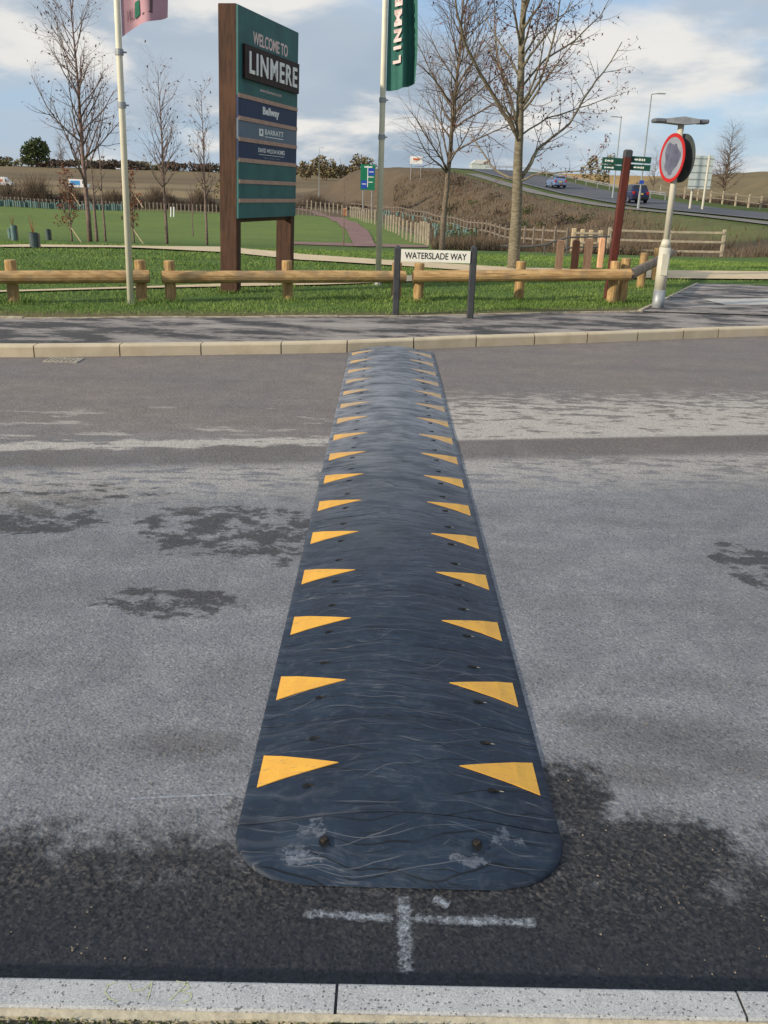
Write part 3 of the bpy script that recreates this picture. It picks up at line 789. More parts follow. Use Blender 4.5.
def section(t0, t1, name='rubber_section'):
    mb = MB(); n = len(us); e = .0035
    ts = [t0+e+(t1-t0-2*e)*i/8 for i in range(9)]
    mb.add([bpt(t, u, zz(u)+bow(t,u)) for t in ts for u in us], [(i*n+k, i*n+k+1, (i+1)*n+k+1, (i+1)*n+k) for i in range(8) for k in range(n-1)])
    for ta, tb in ((t0+e, t0), (t1-e, t1)):
        vs = [bpt(ta, u, zz(u)) for u in us]+[bpt(tb, u, max(.002, zz(u)-.004)) for u in us]+[bpt(tb, u, .0005) for u in us]
        fs = [(L*n+k+1, L*n+k, (L+1)*n+k, (L+1)*n+k+1) for L in range(2) for k in range(n-1)]
        if tb > ta: fs = [f[::-1] for f in fs]
        mb.add(vs[:2*n], fs[:n-1]); mb.add(vs[n:], fs[:n-1])
    return mb.build(name, M['rubber'], root, True)
def bolt(t, u, par, big=False):
    z = zz(u)+bow(t,u); mb = MB(); r = .011 if not big else .014
    ring = [(math.cos(a)*r*1.15, math.sin(a)*r) for a in [i*math.pi/5 for i in range(10)]]
    c = bpt(t, u, z+.0015); slope = (zz(u+.02)-zz(u-.02))/(.04*hw)
    e1 = (bn+ZU*slope).normalized()
    mb.add([c+e1*a+bd*b for a, b in ring]+[c+ZU*.0008], [(i,(i+1)%10,10) for i in range(10)])
    o = mb.build('bolt_recess', M['hole'], par)
    mb = MB(); c2 = c + bn*(.011) + ZU*.001
    mb.tube([c2-bn*.004, c2+bn*.011+ZU*(slope*.011)], [.0045,.003], 6)
    mb.build('bolt', M['bolt'], par)
    if u < 2:
        mb = MB(); c3 = c+bn*.014; mb.add([c3-bd*.0035, c3+bn*.022+ZU*(slope*.022)-bd*.001, c3+bn*.022+ZU*(slope*.022)+bd*.0015, c3+bd*.004], [(0,1,2,3)]); mb.build('dust_tail', M['haunch'], par)
def tri(t, side, par):
    # outer edge .03 from the rim, tip towards the centre
    uo = .930; ui = uo - .238/hw; k = 8; mb = MB(); top = []; bot = []
    tf, tn, tip = t+.080, t-.078, t-.014; kk = 3
    for i in range(k+1):
        f = i/k; u = (uo+(ui-uo)*f); 
        a = tf+(tip-tf)*f; b = tn+(tip-tn)*f
        top.append(bpt(a, side*u, zz(u)+bow(a,u)+.0022)); bot.append(bpt(b, side*u, zz(u)+bow(b,u)+.0022))
    vs = top+bot; n = k+1
    rows_ = []
    for j in range(kk+1):
        for i in range(n):
            f = i/k; u = uo+(ui-uo)*f; a = tf+(tip-tf)*f; b = tn+(tip-tn)*f; q = a+(b-a)*j/kk; rows_.append(bpt(q, side*u, zz(u)+bow(q,u)+.0022))
    mb.add(rows_, [((j*n+i, j*n+i+1, (j+1)*n+i+1, (j+1)*n+i) if side > 0 else ((j+1)*n+i, (j+1)*n+i+1, j*n+i+1, j*n+i)) for j in range(kk) for i in range(k)])
    o0_ = len(mb.v); mb.v += [tuple(p) for p in vs]
    o = len(mb.v); mb.v += [tuple(Vector(p)-ZU*.004) for p in vs]
    q0 = o0_; mb.f += [(o+i, o+i+1, q0+i+1, q0+i) for i in range(k)] + [(q0+n+i, q0+n+i+1, o+n+i+1, o+n+i) for i in range(k)]
    mb.f += [(q0, q0+n, o+n, o)]
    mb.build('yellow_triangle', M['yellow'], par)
seam0 = r0-.235
edges = [seam0+pitchm*i for i in range(nrow+1)]
for i in range(nrow):
    s = section(edges[i]+.003, edges[i+1]-.003)
    mid = edges[i]+.235
    for sd in (-1,1):
        tri(mid, sd, s)
        bolt(mid-.105, sd*.60, s); bolt(mid+.135, sd*.60, s)
def endcap(t_in, t_out, par):
    """rounded end: t_in seam, t_out tip"""
    mb = MB(); Lc = abs(t_out-t_in); sg = 1 if t_out > t_in else -1
    nt = 12; n = len(us); vs = []; rc = min(.20, Lc*.95)
    for i in range(nt+1):
        f = i/nt; q = Lc*f
        inset = 0
        if q > Lc-rc:
            e = (q-(Lc-rc))/rc; inset = .20*(1-math.sqrt(max(0,1-e*e)))
        wsc = (hw-inset)/hw
        fade = 1-sstep((f-.05)/.9)
        for u in us:
            z = .003 if abs(u) >= .999 else .012*min(1,(1-f)*6+.0) + .004 + (arch(u)-.010)*fade*(1 if f<1 else 0)
            if f >= 1: z = .003
            elif abs(u) < .999 and f == 0: z = arch(u)-.003
            vs.append(bpt(t_in+sg*q, u*wsc, z))
    fs = []
    for i in range(nt):
        for k in range(n-1):
            a = i*n+k; qd = (a, a+1, a+n+1, a+n); fs.append(qd if sg > 0 else qd[::-1])
    mb.add(vs, fs)
    return mb.build('end_cap', M['rubber'], par, True)
capn = endcap(edges[0]-.0015, 0.0, root)
def bump_small(px, py, z, par):
    g = G(px, py, z); mb = MB()
    for _ in range(3):
        z = min(((Vector((v.co.x+bA.x-g.x, v.co.y+bA.y-g.y, 0)).length, v.co.z) for v in par.data.vertices))[1]+.003; g = G(px, py, z)
    # slot recess, bracket and grey bolt head
    ring = [(math.cos(a)*.014, math.sin(a)*.024) for a in [i*math.pi/6 for i in range(12)]]
    c = Vector((g.x, g.y, z+.002)); mb.add([c+bn*a+bd*b for a,b in ring]+[c+ZU*.001], [(i,(i+1)%12,12) for i in range(12)])
    mb.build('bolt_recess', M['hole'], par)
    mb = MB(); mb.tube([c-ZU*.001+bd*.004, c+ZU*.006+bd*.004], [.011,.009], 8); mb.build('bolt', M['bolt'], par)
bump_small(324, 842, .022, capn); bump_small(477, 845, .022, capn)
endcap(edges[-1]+.0015, BL, root)
# white spray cross in front of it (thin paint sheets with ragged coverage)
def spray(pa, pb, w, fade):
    a, b = G(*pa), G(*pb); d = (b-a).normalized(); n = Vector((-d.y, d.x, 0)); nx, nyy = 30, 6; vs = []; fd = []
    for i in range(nx+1):
        for j in range(nyy+1):
            f = i/nx; g = j/nyy*2-1; p = a.lerp(b, f)+n*(g*w/2); vs.append((p.x,p.y,.004+fade*.01))
            fd.append(.28*(1-abs(g)**2.2*1.9) - .9*max(0, abs(f*2-1)-.86)/.14*.5 + .0)
    fs = [(i*(nyy+1)+j, (i+1)*(nyy+1)+j, (i+1)*(nyy+1)+j+1, i*(nyy+1)+j+1) for i in range(nx) for j in range(nyy)]
    return vs, fs, fd
def spray_obj(name, strokes):
    mb = MB(); F_ = []
    for k, s in enumerate(strokes):
        v, f, fd = spray(*s, k*.04); mb.add(v, f); F_ += fd
    o = struct(mb, name, M['spray'])
    at = o.data.attributes.new('fade', 'FLOAT', 'POINT'); at.data.foreach_set('value', F_)
spray_obj('road_marking', [((403,893),(406,978),.066), ((298,914),(398,920),.05), ((408,920),(542,924),.054), ((432,900),(450,907),.05)])
spray_obj('road_marking', [((125,800),(235,795),.016)])
# drain grate against the far kerb
dA = G(67, 358.8, 0); dA = Vector((dA.x, far_y(dA.x)-.20, 0))
dr = thing('drain_cover', dA, 'small dusty drain grate set in the road against the far kerb', 'drain cover')
mb = MB()
mb.box(dA+Vector((-.235,0,.004)), (.03,.36,.012)); mb.box(dA+Vector((.235,0,.004)), (.03,.36,.012)); mb.box(dA+Vector((0,-.165,.004)), (.44,.03,.012)); mb.box(dA+Vector((0,.165,.004)), (.44,.03,.012))
mb.build('frame', M['grate'], dr)
mb = MB()
for i in range(7): mb.box(dA+Vector((-.19+i*.063,0,.003)), (.036,.298,.008))
mb.build('grate', M['grate'], dr)
mb = MB(); mb.box(dA+Vector((0,0,.001)), (.43,.29,.002)); mb.build('pit', M['edging'], dr); dr.scale = (.66,.62,1)
# chalk scribble on near kerb
mb = MB()
def strokes(mb, polys, z=.1008, w=.006):
    for pl in polys:
        P = [G(a, b, z) for a, b in pl]
        for a, b in zip(P, P[1:]):
            d = (b-a).normalized(); n = Vector((-d.y,d.x,0))*w/2
            mb.quad(a-n, b-n, b+n, a+n)
strokes(mb, [[(117,982),(108,985),(105,992),(110,999),(118,1001)], [(128,983),(132,991),(142,990),(150,984)], [(152,981),(150,992),(147,1001)], [(170,1000),(180,990),(188,981)], [(176,981),(186,983),(190,988),(181,991),(192,994),(190,1000),(180,1003)]], w=.003)
struct(mb, 'chalk_mark', M['chalk'])
# ------------------------------------------------------------------ KNEE RAILS
def log(mb, a, b, r, n=14):
    a, b = Vector(a), Vector(b); k = max(2, int((b-a).length/.4)); pts = [a.lerp(b, i/k) for i in range(k+1)]
    rr = [r*random.uniform(.96,1.04) for _ in pts]; mb.tube(pts, rr, n)
def round_post(name, base, h, r, parent, mat):
    mb = MB(); b = Vector(base)
    lean = Vector((random.uniform(-.012,.012), random.uniform(-.01,.01), 0))
    mb.tube([b-ZU*.1, b+ZU*(h*.5)+lean*.5, b+ZU*(h-.012)+lean, b+ZU*h+lean], [r*1.03,r,r*.98,r*.88], 14)
    return mb.build(name, mat, parent, False)
def z_at(px, py, y): return Wp(px, py, y).z
def knee_rail(posts, ends, label, mat_rail=M['log'], dr=-.10, group='knee rails along the verge'):
    P = [T(a, b) for a, b, c in posts]
    t = thing('knee_rail', P[0], label, 'knee rail', group)
    for p, (a, b, c) in zip(P, posts):
        h = z_at(a, c, p.y)-p.z; round_post('post', p, h, .075, t, M['log_post'])
    (xa, ya), (xb, yb_) = ends
    y0, y1 = P[0].y+dr, P[-1].y+dr
    a, b = Wp(xa, ya, y0), Wp(xb, yb_, y1)
    mb = MB(); log(mb, a, b, .085); mb.build('rail', mat_rail, t, False)
    mb = MB(); dd_ = (b-a).normalized()
    for _ in range(7):
        f = random.uniform(.05,.95); c = a.lerp(b, f); an = random.uniform(-.9,.9); nn = Vector((0,-math.cos(an),math.sin(an))); ll = random.uniform(.05,.4); tt = dd_.cross(nn)
        c = c+nn*.0865; mb.add([c-dd_*ll, c+tt*.004, c+dd_*ll, c-tt*.004], [(0,1,2,3)])
    mb.build('drying_crack', M['end_grain'], t)
    d = (b-a).normalized()
    for e, sgn in ((a,-1),(b,1)):
        mb = MB(); mb.tube([e+d*sgn*.001, e+d*sgn*.006], [.083,.07], 14); mb.build('rail_end', M['end_grain'], t)
    return t
knee_rail([(-118,305,262),(14,303,260),(142,301.5,260)], [(-140,278),(149,276.5)], 'round timber knee rail at the far left, behind the cream flagpole')
knee_rail([(171,301,260.5),(288,300,260.5),(396,300,262.5)], [(162,277),(405,276.5)], 'round timber knee rail passing in front of the tall welcome sign')
knee_rail([(418,301,263),(518.5,300,261),(611,304,261)], [(413,276.5),(630,274.5)], 'round timber knee rail running behind the street nameplate to the red-brown post')
tk = T(621,303)
t = thing('knee_rail', tk, 'short weathered knee rail turning away from the road behind the speed sign pole', 'knee rail', 'knee rails along the verge')
pk = [(621,303,258),(640,288,252.5),(654.5,279.5,248)]
P = [T(a,b) for a,b,c in pk]
for p, (a,b,c) in zip(P, pk): round_post('post', p, z_at(a,c,p.y)-p.z, .072, t, M['log_post'])
mb = MB(); log(mb, Wp(629,275.5,P[0].y-.1), Wp(672,253,P[2].y+1.2), .08); mb.build('rail', M['log_grey'], t)
# ------------------------------------------------------------------ STREET NAMEPLATE
pL, pR = G(395.5, 316.5, .12), G(470, 316, .12)
yy = (pL.y+pR.y)/2; pL.y = pR.y = yy; pL.x = Wp(395.5,316,yy).x; pR.x = Wp(470,316,yy).x
t = thing('street_nameplate', (pL+pR)/2, 'low white street nameplate reading WATERSLADE WAY on two dark posts', 'street sign')
for p, px in ((pL,395.5),(pR,474)):
    h = z_at(px, 247, yy)-.1
    mb = MB(); mb.box((p.x, yy, .1+h/2-.05), (.085,.085,h+.1), chamfer=.012)
    mb.tube([(p.x,yy,.1+h-.02),(p.x,yy,.1+h+.02)], [.04,.02], 10)
    mb.build('post', M['darkgrey'], t)
zt, zb = z_at(436, 250.2, yy-.05), z_at(436, 262.3, yy-.05)
w0, w1 = pL.x+.045, pR.x-.045
mb = MB(); mb.box(((w0+w1)/2, yy-.045, (zt+zb)/2), (w1-w0, .02, zt-zb)); pl = mb.build('plate', M['plate_white'], t)
hh = zt-zb
mb = MB(); text_on(mb, 'WATERSLADE WAY', (w0+(w1-w0)*.055, yy-.0552, zb+hh*.24), XU, ZU, Vector((0,-1,0)), (w1-w0)*.89, hh*.54, .012, .002)
mb.build('lettering', M['black'], pl)
mb = MB(); mb.box(((w0+w1)/2, yy-.025, (zt+zb)/2), (w1-w0+.03, .02, hh*.5)); mb.build('backing_rail', M['darkgrey'], t)
# concrete splashes at feet
# ------------------------------------------------------------------ WELCOME SIGN
A = T(237, 293.5)                     # near corner of the panel side
dF = A.y+2.25
Bf = Wp(293.5, 287, dF); 
e = Vector((Bf.x-A.x, Bf.y-A.y, 0)); Ls = e.length; e.normalize(); nrm = Vector((e.y, -e.x, 0))
zTop = z_at(236.5, 3, A.y); zBot = z_at(236.5, 218.5, A.y)
t = thing('welcome_sign', A, 'tall timber welcome sign with teal and navy panels behind the knee rail', 'sign')
pw = .27
for q, (s, mname) in enumerate(((0,'post'),(Ls-.15,'post'))):
    mb = MB(); c = A+e*(s+.075)-nrm*(pw/2); mb.box((c.x,c.y,(zTop-.1)/2), (.15,pw,zTop+.1), ax=(e,nrm,ZU), chamfer=.008)
    mb.build('post', M['brownpost'], t)
mb = MB(); c = A+e*(Ls/2)-nrm*(.10); mb.box((c.x,c.y,zBot+.02), (Ls-.302,.09,.16), ax=(e,nrm,ZU)); mb.build('cross_rail', M['brownpost'], t)
PH = zTop-.01-zBot
fr = [0,.405,.51,.61,.71,.815,.91,1.0]
names = ['teal','navy','slate','navy','teal','teal','teal']
Lp = Ls-.04
def onp(s, z, out=0): p = A+e*(s+.004)+nrm*(.012+out); return Vector((p.x,p.y,z))
panels = []
for i in range(7):
    z1, z0 = zTop-.01-PH*fr[i], zTop-.01-PH*fr[i+1]
    c = onp(Lp/2, (z0+z1)/2, .0); mb = MB(); mb.box(c, (Lp, .03, z1-z0-.004), ax=(e,nrm,ZU)); panels.append(mb.build('panel', M[names[i]], t))
    if i:
        mb = MB(); mb.box(onp(Lp/2, z1, .01), (Lp-.01, .03, .055), ax=(e,nrm,ZU)); mb.build('strip', M['strip'], t)
def ptext(par, txt, s0, s1, f0, f1, mat, bold=0, depth=.003, out=.0155, sp=1.0):
    mb = MB(); zb_ = zTop-.01-PH*f1
    text_on(mb, txt, onp(Lp*s0, zb_, out), e, ZU, nrm, Lp*(s1-s0), PH*(f1-f0), bold, depth, sp); return mb.build('lettering', mat, par)
ptext(panels[0], 'WELCOME TO', .22, .80, .09, .150, M['pinktext'], .02)
z1, z0 = zTop-.01-PH*.165, zTop-.01-PH*.322
mb = MB(); mb.box(onp(Lp*.52, (z0+z1)/2, .035), (Lp*.92, .045, z1-z0), ax=(e,nrm,ZU)); bd_ = mb.build('name_board', M['plate_dark'], t)
ptext(bd_, 'LINMERE', .12, .93, .192, .294, M['white'], .018, .012, .0583, 1.18)
t.rotation_euler = (0, .024, 0)
ptext(panels[0], 'www.linmere.com', .33, .70, .345, .362, M['pinktext'], .0)
ptext(panels[1], 'Bellway', .38, .66, .432, .482, M['white'], .03)
ptext(panels[2], 'BARRATT', .42, .74, .542, .568, M['white'], .01, sp=1.1)
mb = MB(); mb.box(onp(Lp*.355, zTop-.01-PH*.562, .0165), (Lp*.065, .004, PH*.036), ax=(e,nrm,ZU)); mb.build('emblem', M['white'], panels[2])
mb = MB(); mb.box(onp(Lp*.355, zTop-.01-PH*.560, .019), (Lp*.026, .004, PH*.016), ax=(e,nrm,ZU)); mb.build('emblem', M['slate'], panels[2])
mb = MB(); mb.box(onp(Lp*.58, zTop-.01-PH*.580, .0165), (Lp*.32, .003, .010), ax=(e,nrm,ZU)); mb.build('underline', M['white'], panels[2])
ptext(panels[3], 'DAVID WILSON HOMES', .31, .77, .640, .662, M['white'], .005)
mb = MB()
for i_, (u0_, u1_) in enumerate(((.40,.48),(.50,.59),(.61,.68))): mb.box(onp(Lp*(u0_+u1_)/2, zTop-.01-PH*.688, .0165), (Lp*(u1_-u0_), .003, .016), ax=(e,nrm,ZU))
mb.build('small_print', M['slate'], panels[3])
mb = MB(); mb.box(onp(Lp*.54, zTop-.01-PH*.673, .0165), (Lp*.44, .003, .006), ax=(e,nrm,ZU)); mb.build('underline', M['white'], panels[3])
# ------------------------------------------------------------------ FLAGPOLES AND FLAGS
def flagpole(base, top_h, r0, r1, label, bands, lean=0):
    t = thing('flagpole', base, label, 'flagpole', 'flagpoles beside the welcome sign')
    mb = MB(); mb.tube([Vector(base)-ZU*.1, Vector(base)+ZU*top_h*.5, Vector(base)+ZU*top_h], [r0,(r0+r1)/2,r1], 16); mb.build('pole', M['flagpole'], t, True)
    for z in bands:
        mb = MB(); c = Vector((base[0],base[1],z)); mb.tube([c-ZU*.035, c+ZU*.035], r0*1.15, 14); mb.tube([c+XU*.04, c+XU*.09], .012, 6); mb.build('collar', M['galv'], t)
    t.rotation_euler = (0, lean, 0)
    mb = MB(); mb.tube([Vector(base)-ZU*.02, Vector(base)+ZU*.03], [r0*1.5,r0*1.3], 14); mb.build('base_plate', M['galv'], t)
    return t
f1 = T(131, 304.5); f2 = T(378, 285)
y1p, y2p = f1.y, f2.y
flagpole(f1, 6.6, .045, .030, 'cream flagpole at left carrying the pink flag', [z_at(118,52,y1p), z_at(121,105,y1p)], .020)
flagpole(f2, 7.4, .050, .036, 'cream flagpole right of the welcome sign carrying the green flag', [z_at(381,100,y2p), z_at(380,137,y2p)])
def flag(name, surf, w, h, mat, label, nx=24, ny=40):
    mb = MB(); vs = [surf(i/nx, j/ny) for j in range(ny+1) for i in range(nx+1)]
    fs = [(j*(nx+1)+i, j*(nx+1)+i+1, (j+1)*(nx+1)+i+1, (j+1)*(nx+1)+i) for j in range(ny) for i in range(nx)]
    mb.add(vs, fs)
    t = thing(name, surf(0,0), label, 'flag')
    mb.build('cloth', mat, t, True); return t
# green banner: hangs nearly closed, folds run vertically
gz0 = z_at(387, 91, y2p); gx0 = f2.x+.05
wid = Wp(416, 60, y2p).x - Wp(386, 60, y2p).x
def sg(u, v):
    z = gz0 + v*2.6 + .12*u*u*(1-v)
    x = gx0 + wid*(u*.93 + .05*math.sin(u*7+v*3)*u) + .012*math.sin(v*9)*u
    y = y2p + .12*math.sin(u*9.0+v*1.6)*u + .06*math.sin(u*17+v*4)*u
    return Vector((x, y, z))
fg = flag('flag', sg, wid, 2.6, M['flag_green'], 'dark green flag with pink lettering running up it')
def text_surf(par, txt, surf, u0, u1, v0, v1, mat, rot=True, out=.006, bold=.02, mirror=False):
    vs, fs = text_geo(txt, bold, 0.0)
    # subdivide coarse triangles is unnecessary: folds are gentle under the letters
    mb = MB(); P = []
    for a, b, c in vs:
        if rot: u, v = u1-(u1-u0)*b, v0+(v1-v0)*a      # reading upward
        else: u, v = u0+(u1-u0)*(1-a if mirror else a), v0+(v1-v0)*b
        p = surf(u, v); P.append(p-YU*out)
    mb.add(P, fs); return mb.build('lettering', mat, par)
# letters one by one so that each follows the folds
vv = (z_at(395,64,y2p)-gz0)/2.6; step = (z_at(397,48,y2p)-z_at(397,64,y2p))/2.6
vpx = [(65,49),(43.5,31),(28,11),(8.5,-3),(-6,-18),(-21,-34),(-37,-49)]
for ch, (a, b) in zip('LINMERE', vpx):
    v0 = (z_at(396,a,y2p)-gz0)/2.6; v1 = (z_at(396,b,y2p)-gz0)/2.6
    if ch == 'I': 
        continue
vpx = {'L':(65,57),'I':(51,47.5),'N':(43.5,30.5),'M':(27.5,11),'E':(7.5,-3),'R':(-6,-18),'E2':(-21,-31)}
for ch, (a, b) in vpx.items():
    v0 = (z_at(396,a,y2p)-gz0)/2.6; v1 = (z_at(396,b,y2p)-gz0)/2.6
    text_surf(fg, ch[0], sg, .20+.006*(65-a)/10, .50+.006*(65-a)/10, v0, v1, M['pinktext'], True, .035, .06)
# pink flag: blown up at its free corner
pz0 = z_at(119, 37, y1p); px0 = f1.x+.045+.020*(pz0-f1.z)
def sp_(u, v):
    wv = .54
    z = pz0 + v*1.75 + .27*u*(1-.35*v) + .03*math.sin(u*5)
    x = px0 + .020*v*1.75 + wv*u*(1-.13*v) + .03*math.sin(v*6)*u
    y = y1p + .10*math.sin(u*8+v*2.0)*u
    return Vector((x, y, z))
fp = flag('flag', sp_, .7, 1.7, M['flag_pink'], 'faded pink flag lifting in the wind at the top left')
M['flagmark'] = mk('flag_mark_dark', (.16,.09,.11), (.13,.08,.09), 9, .85)
text_surf(fp, 'L', sp_, .50, .72, .05, .15, M['flagmark'], False, .012, 0, True)
text_surf(fp, 'LIN', sp_, .14, .26, .06, .13, M['flagmark'], False, .012, 0, True)
mb = MB(); q = [sp_(u, v)-YU*.012 for u, v in ((.30,.05),(.43,.06),(.42,.155),(.31,.15))]; mb.add(q, [(0,1,2,3)])
M['flagsq'] = mk('green_emblem', (.02,.14,.09), (.02,.11,.07), 9, .8); mb.build('emblem', M['flagsq'], fp)
# ------------------------------------------------------------------ SPEED SIGN WITH SOLAR LANTERN
b = T(657.5, 307.5); ys_ = b.y
t = thing('road_sign_post', b, 'cream pole with red-ringed round sign and flat lantern on top', 'road sign')
zc = z_at(665, 243, ys_); ztp = z_at(682, 121, ys_)
mb = MB(); mb.tube([b+ZU*.26, b+ZU*(zc-b.z-.06)], [.085,.082], 18); mb.tube([(b.x,ys_,zc-.06),(b.x,ys_,zc+.05)], [.082,.05], 18); mb.build('lower_column', M['post_cream'], t, True)
mb = MB(); mb.tube([b-ZU*.1, b+ZU*.26], [.088,.087], 18); mb.build('column_base', M['galv'], t, True)
mb = MB(); mb.tube([(b.x,ys_,zc), (b.x,ys_,ztp)], [.045,.042], 16); mb.build('upper_pole', M['post_cream'], t, True)
mb = MB(); mb.box((b.x-.0, ys_-.088, b.z+.62), (.09,.012,.30)); mb.build('access_door', M['post_cream'], t)
# lantern: shallow gull-wing with dark tips
xl, xr_ = Wp(653,121,ys_).x, Wp(707,123,ys_).x; zl = ztp
def wing(mb, xa, xb, ha, hb, ya=.13, yb_=.13, zo=0):
    mb.add([(xa,ys_-ya,zl-ha+zo),(xa,ys_+ya,zl-ha+zo),(xa,ys_+ya,zl+.02+zo),(xa,ys_-ya,zl+.02+zo),(xb,ys_-yb_,zl-hb+zo),(xb,ys_+yb_,zl-hb+zo),(xb,ys_+yb_,zl+.05+zo),(xb,ys_-yb_,zl+.05+zo)],
           [(0,3,2,1),(4,5,6,7),(0,4,7,3),(1,2,6,5),(3,7,6,2),(0,1,5,4)])
mb = MB(); wing(mb, xl+.16, b.x-.0, .03, .05); wing(mb, xr_-.14, b.x+.0005, .03, .05); mb.build('lantern', M['galv'], t)
for x0, x1 in ((xl,xl+.159),(xr_,xr_-.139)):
    mb = MB(); mb.box(((x0+x1)/2, ys_, zl-.005), (abs(x1-x0), .22, .055), chamfer=.015); mb.build('lamp_head', M['lanternend'], t)
n1 = Vector((-.966,-.26,0)); rt = Vector((.26,-.966,0)).normalized()
def disc(c, n, r0, r1, thick, mb, k=36):
    r_ = Vector((-n.y, n.x, 0)); vs = []
    for o in (0, thick):
        for rr in (r0, r1):
            for i in range(k): a = 2*math.pi*i/k; vs.append(c+n*o+(r_*math.cos(a)+ZU*math.sin(a))*rr)
    fs = []
    for i in range(k):
        j = (i+1) % k
        fs += [(2*k+i, 2*k+j, 3*k+j, 3*k+i), (k+i, k+j, j, i), (k+i, 3*k+i, 3*k+j, k+j)]
    if r0 < 1e-4: pass
    mb.add(vs, fs); return mb
cz = z_at(671.5, 158, ys_); Rr = 21.3*ys_/F*1.0
cF = Vector((b.x,ys_,cz))+n1*.07
mb = MB(); disc(cF, n1, Rr*.85, Rr, .012, mb); ring = mb.build('ring', M['red'], t)
mb = MB(); disc(cF+n1*.001, n1, .00001, Rr*.852, .008, mb); fc = mb.build('sign_face', M['signface'], t)
mb = MB(); ra = Vector((-n1.y, n1.x, 0)); poly = []
for i in range(22):
    a = 2*math.pi*i/22; rr = Rr*.60*(1+.13*math.sin(3*a+1)+.08*math.sin(7*a)+.05*math.sin(5*a+2)); poly.append(cF+n1*.0115+(ra*math.cos(a)+ZU*math.sin(a)*1.05)*rr)
mb.add(poly, [tuple(range(22))]); mb.build('paint_smudge', M['smudge'], fc)
cB = Vector((b.x,ys_,cz))-n1*.075
mb = MB(); disc(cB-n1*.012, n1, .00001, Rr*1.0, .012, mb); mb.build('rear_sign', M['signback'], t)
mb = MB()
for dz in (-.12,.12): mb.box(Vector((b.x,ys_,cz+dz)), (.155,.09,.035), ax=(n1,rt,ZU))
mb.build('bracket', M['galv'], t)
# ------------------------------------------------------------------ FINGERPOST
yf = T(607,300).y; pf = Wp(607.5, 299, yf)
base = Vector((pf.x, yf, .12))
t = thing('fingerpost', base, 'red-brown footpath fingerpost with grey cap and dark green arms', 'fingerpost')
zt = z_at(626,159,yf)
mb = MB(); mb.box((pf.x,yf,(zt+0)/2), (.115,.115,zt+.1), chamfer=.012); mb.build('post', M['redpost'], t)
mb = MB(); ztt = z_at(627,149.5,yf); mb.box((pf.x,yf,(zt+ztt)/2), (.122,.122,ztt-zt), chamfer=.02); mb.build('cap', M['darkgrey'], t)
def arm(pxa, pxb, pyt, pyb, txt, side):
    xa, xb = Wp(pxa,(pyt+pyb)/2,yf).x, Wp(pxb,(pyt+pyb)/2,yf).x; pyt -= 2.5; pyb -= 2.5; z1, z0 = z_at((pxa+pxb)/2,pyt,yf), z_at((pxa+pxb)/2,pyb,yf)
    mb = MB(); mb.box(((xa+xb)/2, yf-.0, (z0+z1)/2), (abs(xb-xa), .035, z1-z0)); a = mb.build('arm', M['fingergreen'], t)
    mb = MB(); w_ = abs(xb-xa); x_ = min(xa,xb)+w_*.12
    for q in txt:      # lettering too small to read: short worn strokes
        l_ = w_*.07*q; mb.box((x_+l_/2, yf-.0185, z0+(z1-z0)*.5), (l_, .002, (z1-z0)*(.34 if q < 2 else .24))); x_ += l_+w_*.035
    mb.build('lettering', M['white'], a)
t_fp = t
arm(602-4, 622-4, 160.5, 167, (1,2.4,1.4), -1); arm(631-4, 650.5-4, 158.5, 165, (3,1.6,1,1), 1)
arm(601.5-4, 621.5-4, 168, 173, (1,3,1.6), -1); arm(630.6-4, 650-4, 166.5, 172.5, (2.2,2,1,1), 1); t.rotation_euler = (0, .030, 0)
# ------------------------------------------------------------------ TIMBER BOLLARDS + HANDRAIL + FENCES
for i, (xb_, yb2, xt, yt, w, mt, lab) in enumerate([(558,273,564,241.5,.135,'orangewood','pale orange square timber bollard, leftmost of four behind the knee rail'),
        (573.5,273,579,241.5,.135,'redwood','dark red-brown square timber bollard, second of four behind the knee rail'),
        (586,273,591,240,.145,'orangewood','orange timber bollard, widest of four, third behind the knee rail'),
        (599.5,268,603,239,.12,'orangewood','slimmer orange timber bollard nearest the red-brown fingerpost')]):
    p = T(xb_, yb2); zt = z_at(xt, yt, p.y); x_ = Wp(xt, yt, p.y).x
    t = thing('bollard', p, lab, 'bollard', 'timber bollards behind the knee rail')
    mb = MB(); mb.box((p.x,p.y,(zt+p.z)/2-.05), (w,w,zt-p.z+.1), chamfer=.01); mb.build('post', M[mt], t)
    mb = MB(); mb.box((p.x,p.y,zt+.012), (w*.9,w*.9,.03), chamfer=.012); mb.build('top', M[mt], t)
p = ground_at(546, 36)
t = thing('handrail', p, 'curved dark metal handrail behind the timber bollards', 'handrail')
yh = p.y
def hr(pts, dy=0): return [Wp(a,b,yh+dy+i*.0) for i,(a,b) in enumerate(pts)]
for lst in ([(500,246),(530,246.5),(545,245),(556,241),(568,237.5),(580,237),(610,236.5)], [(556,252),(568,248),(580,247),(606,247)]):
    mb = MB(); mb.tube(hr(lst), .035, 8); mb.build('rail', M['handrail'], t)
for px, y0, y1 in ((545,245,262),(568,238,262),(606,237,262),(514,246,262)):
    q = Wp(px,y0,yh); mb = MB(); mb.tube([(q.x,yh,q.z),(q.x,yh,hills(q.x,yh)-.05)], .03, 8); mb.build('upright', M['handrail'], t)
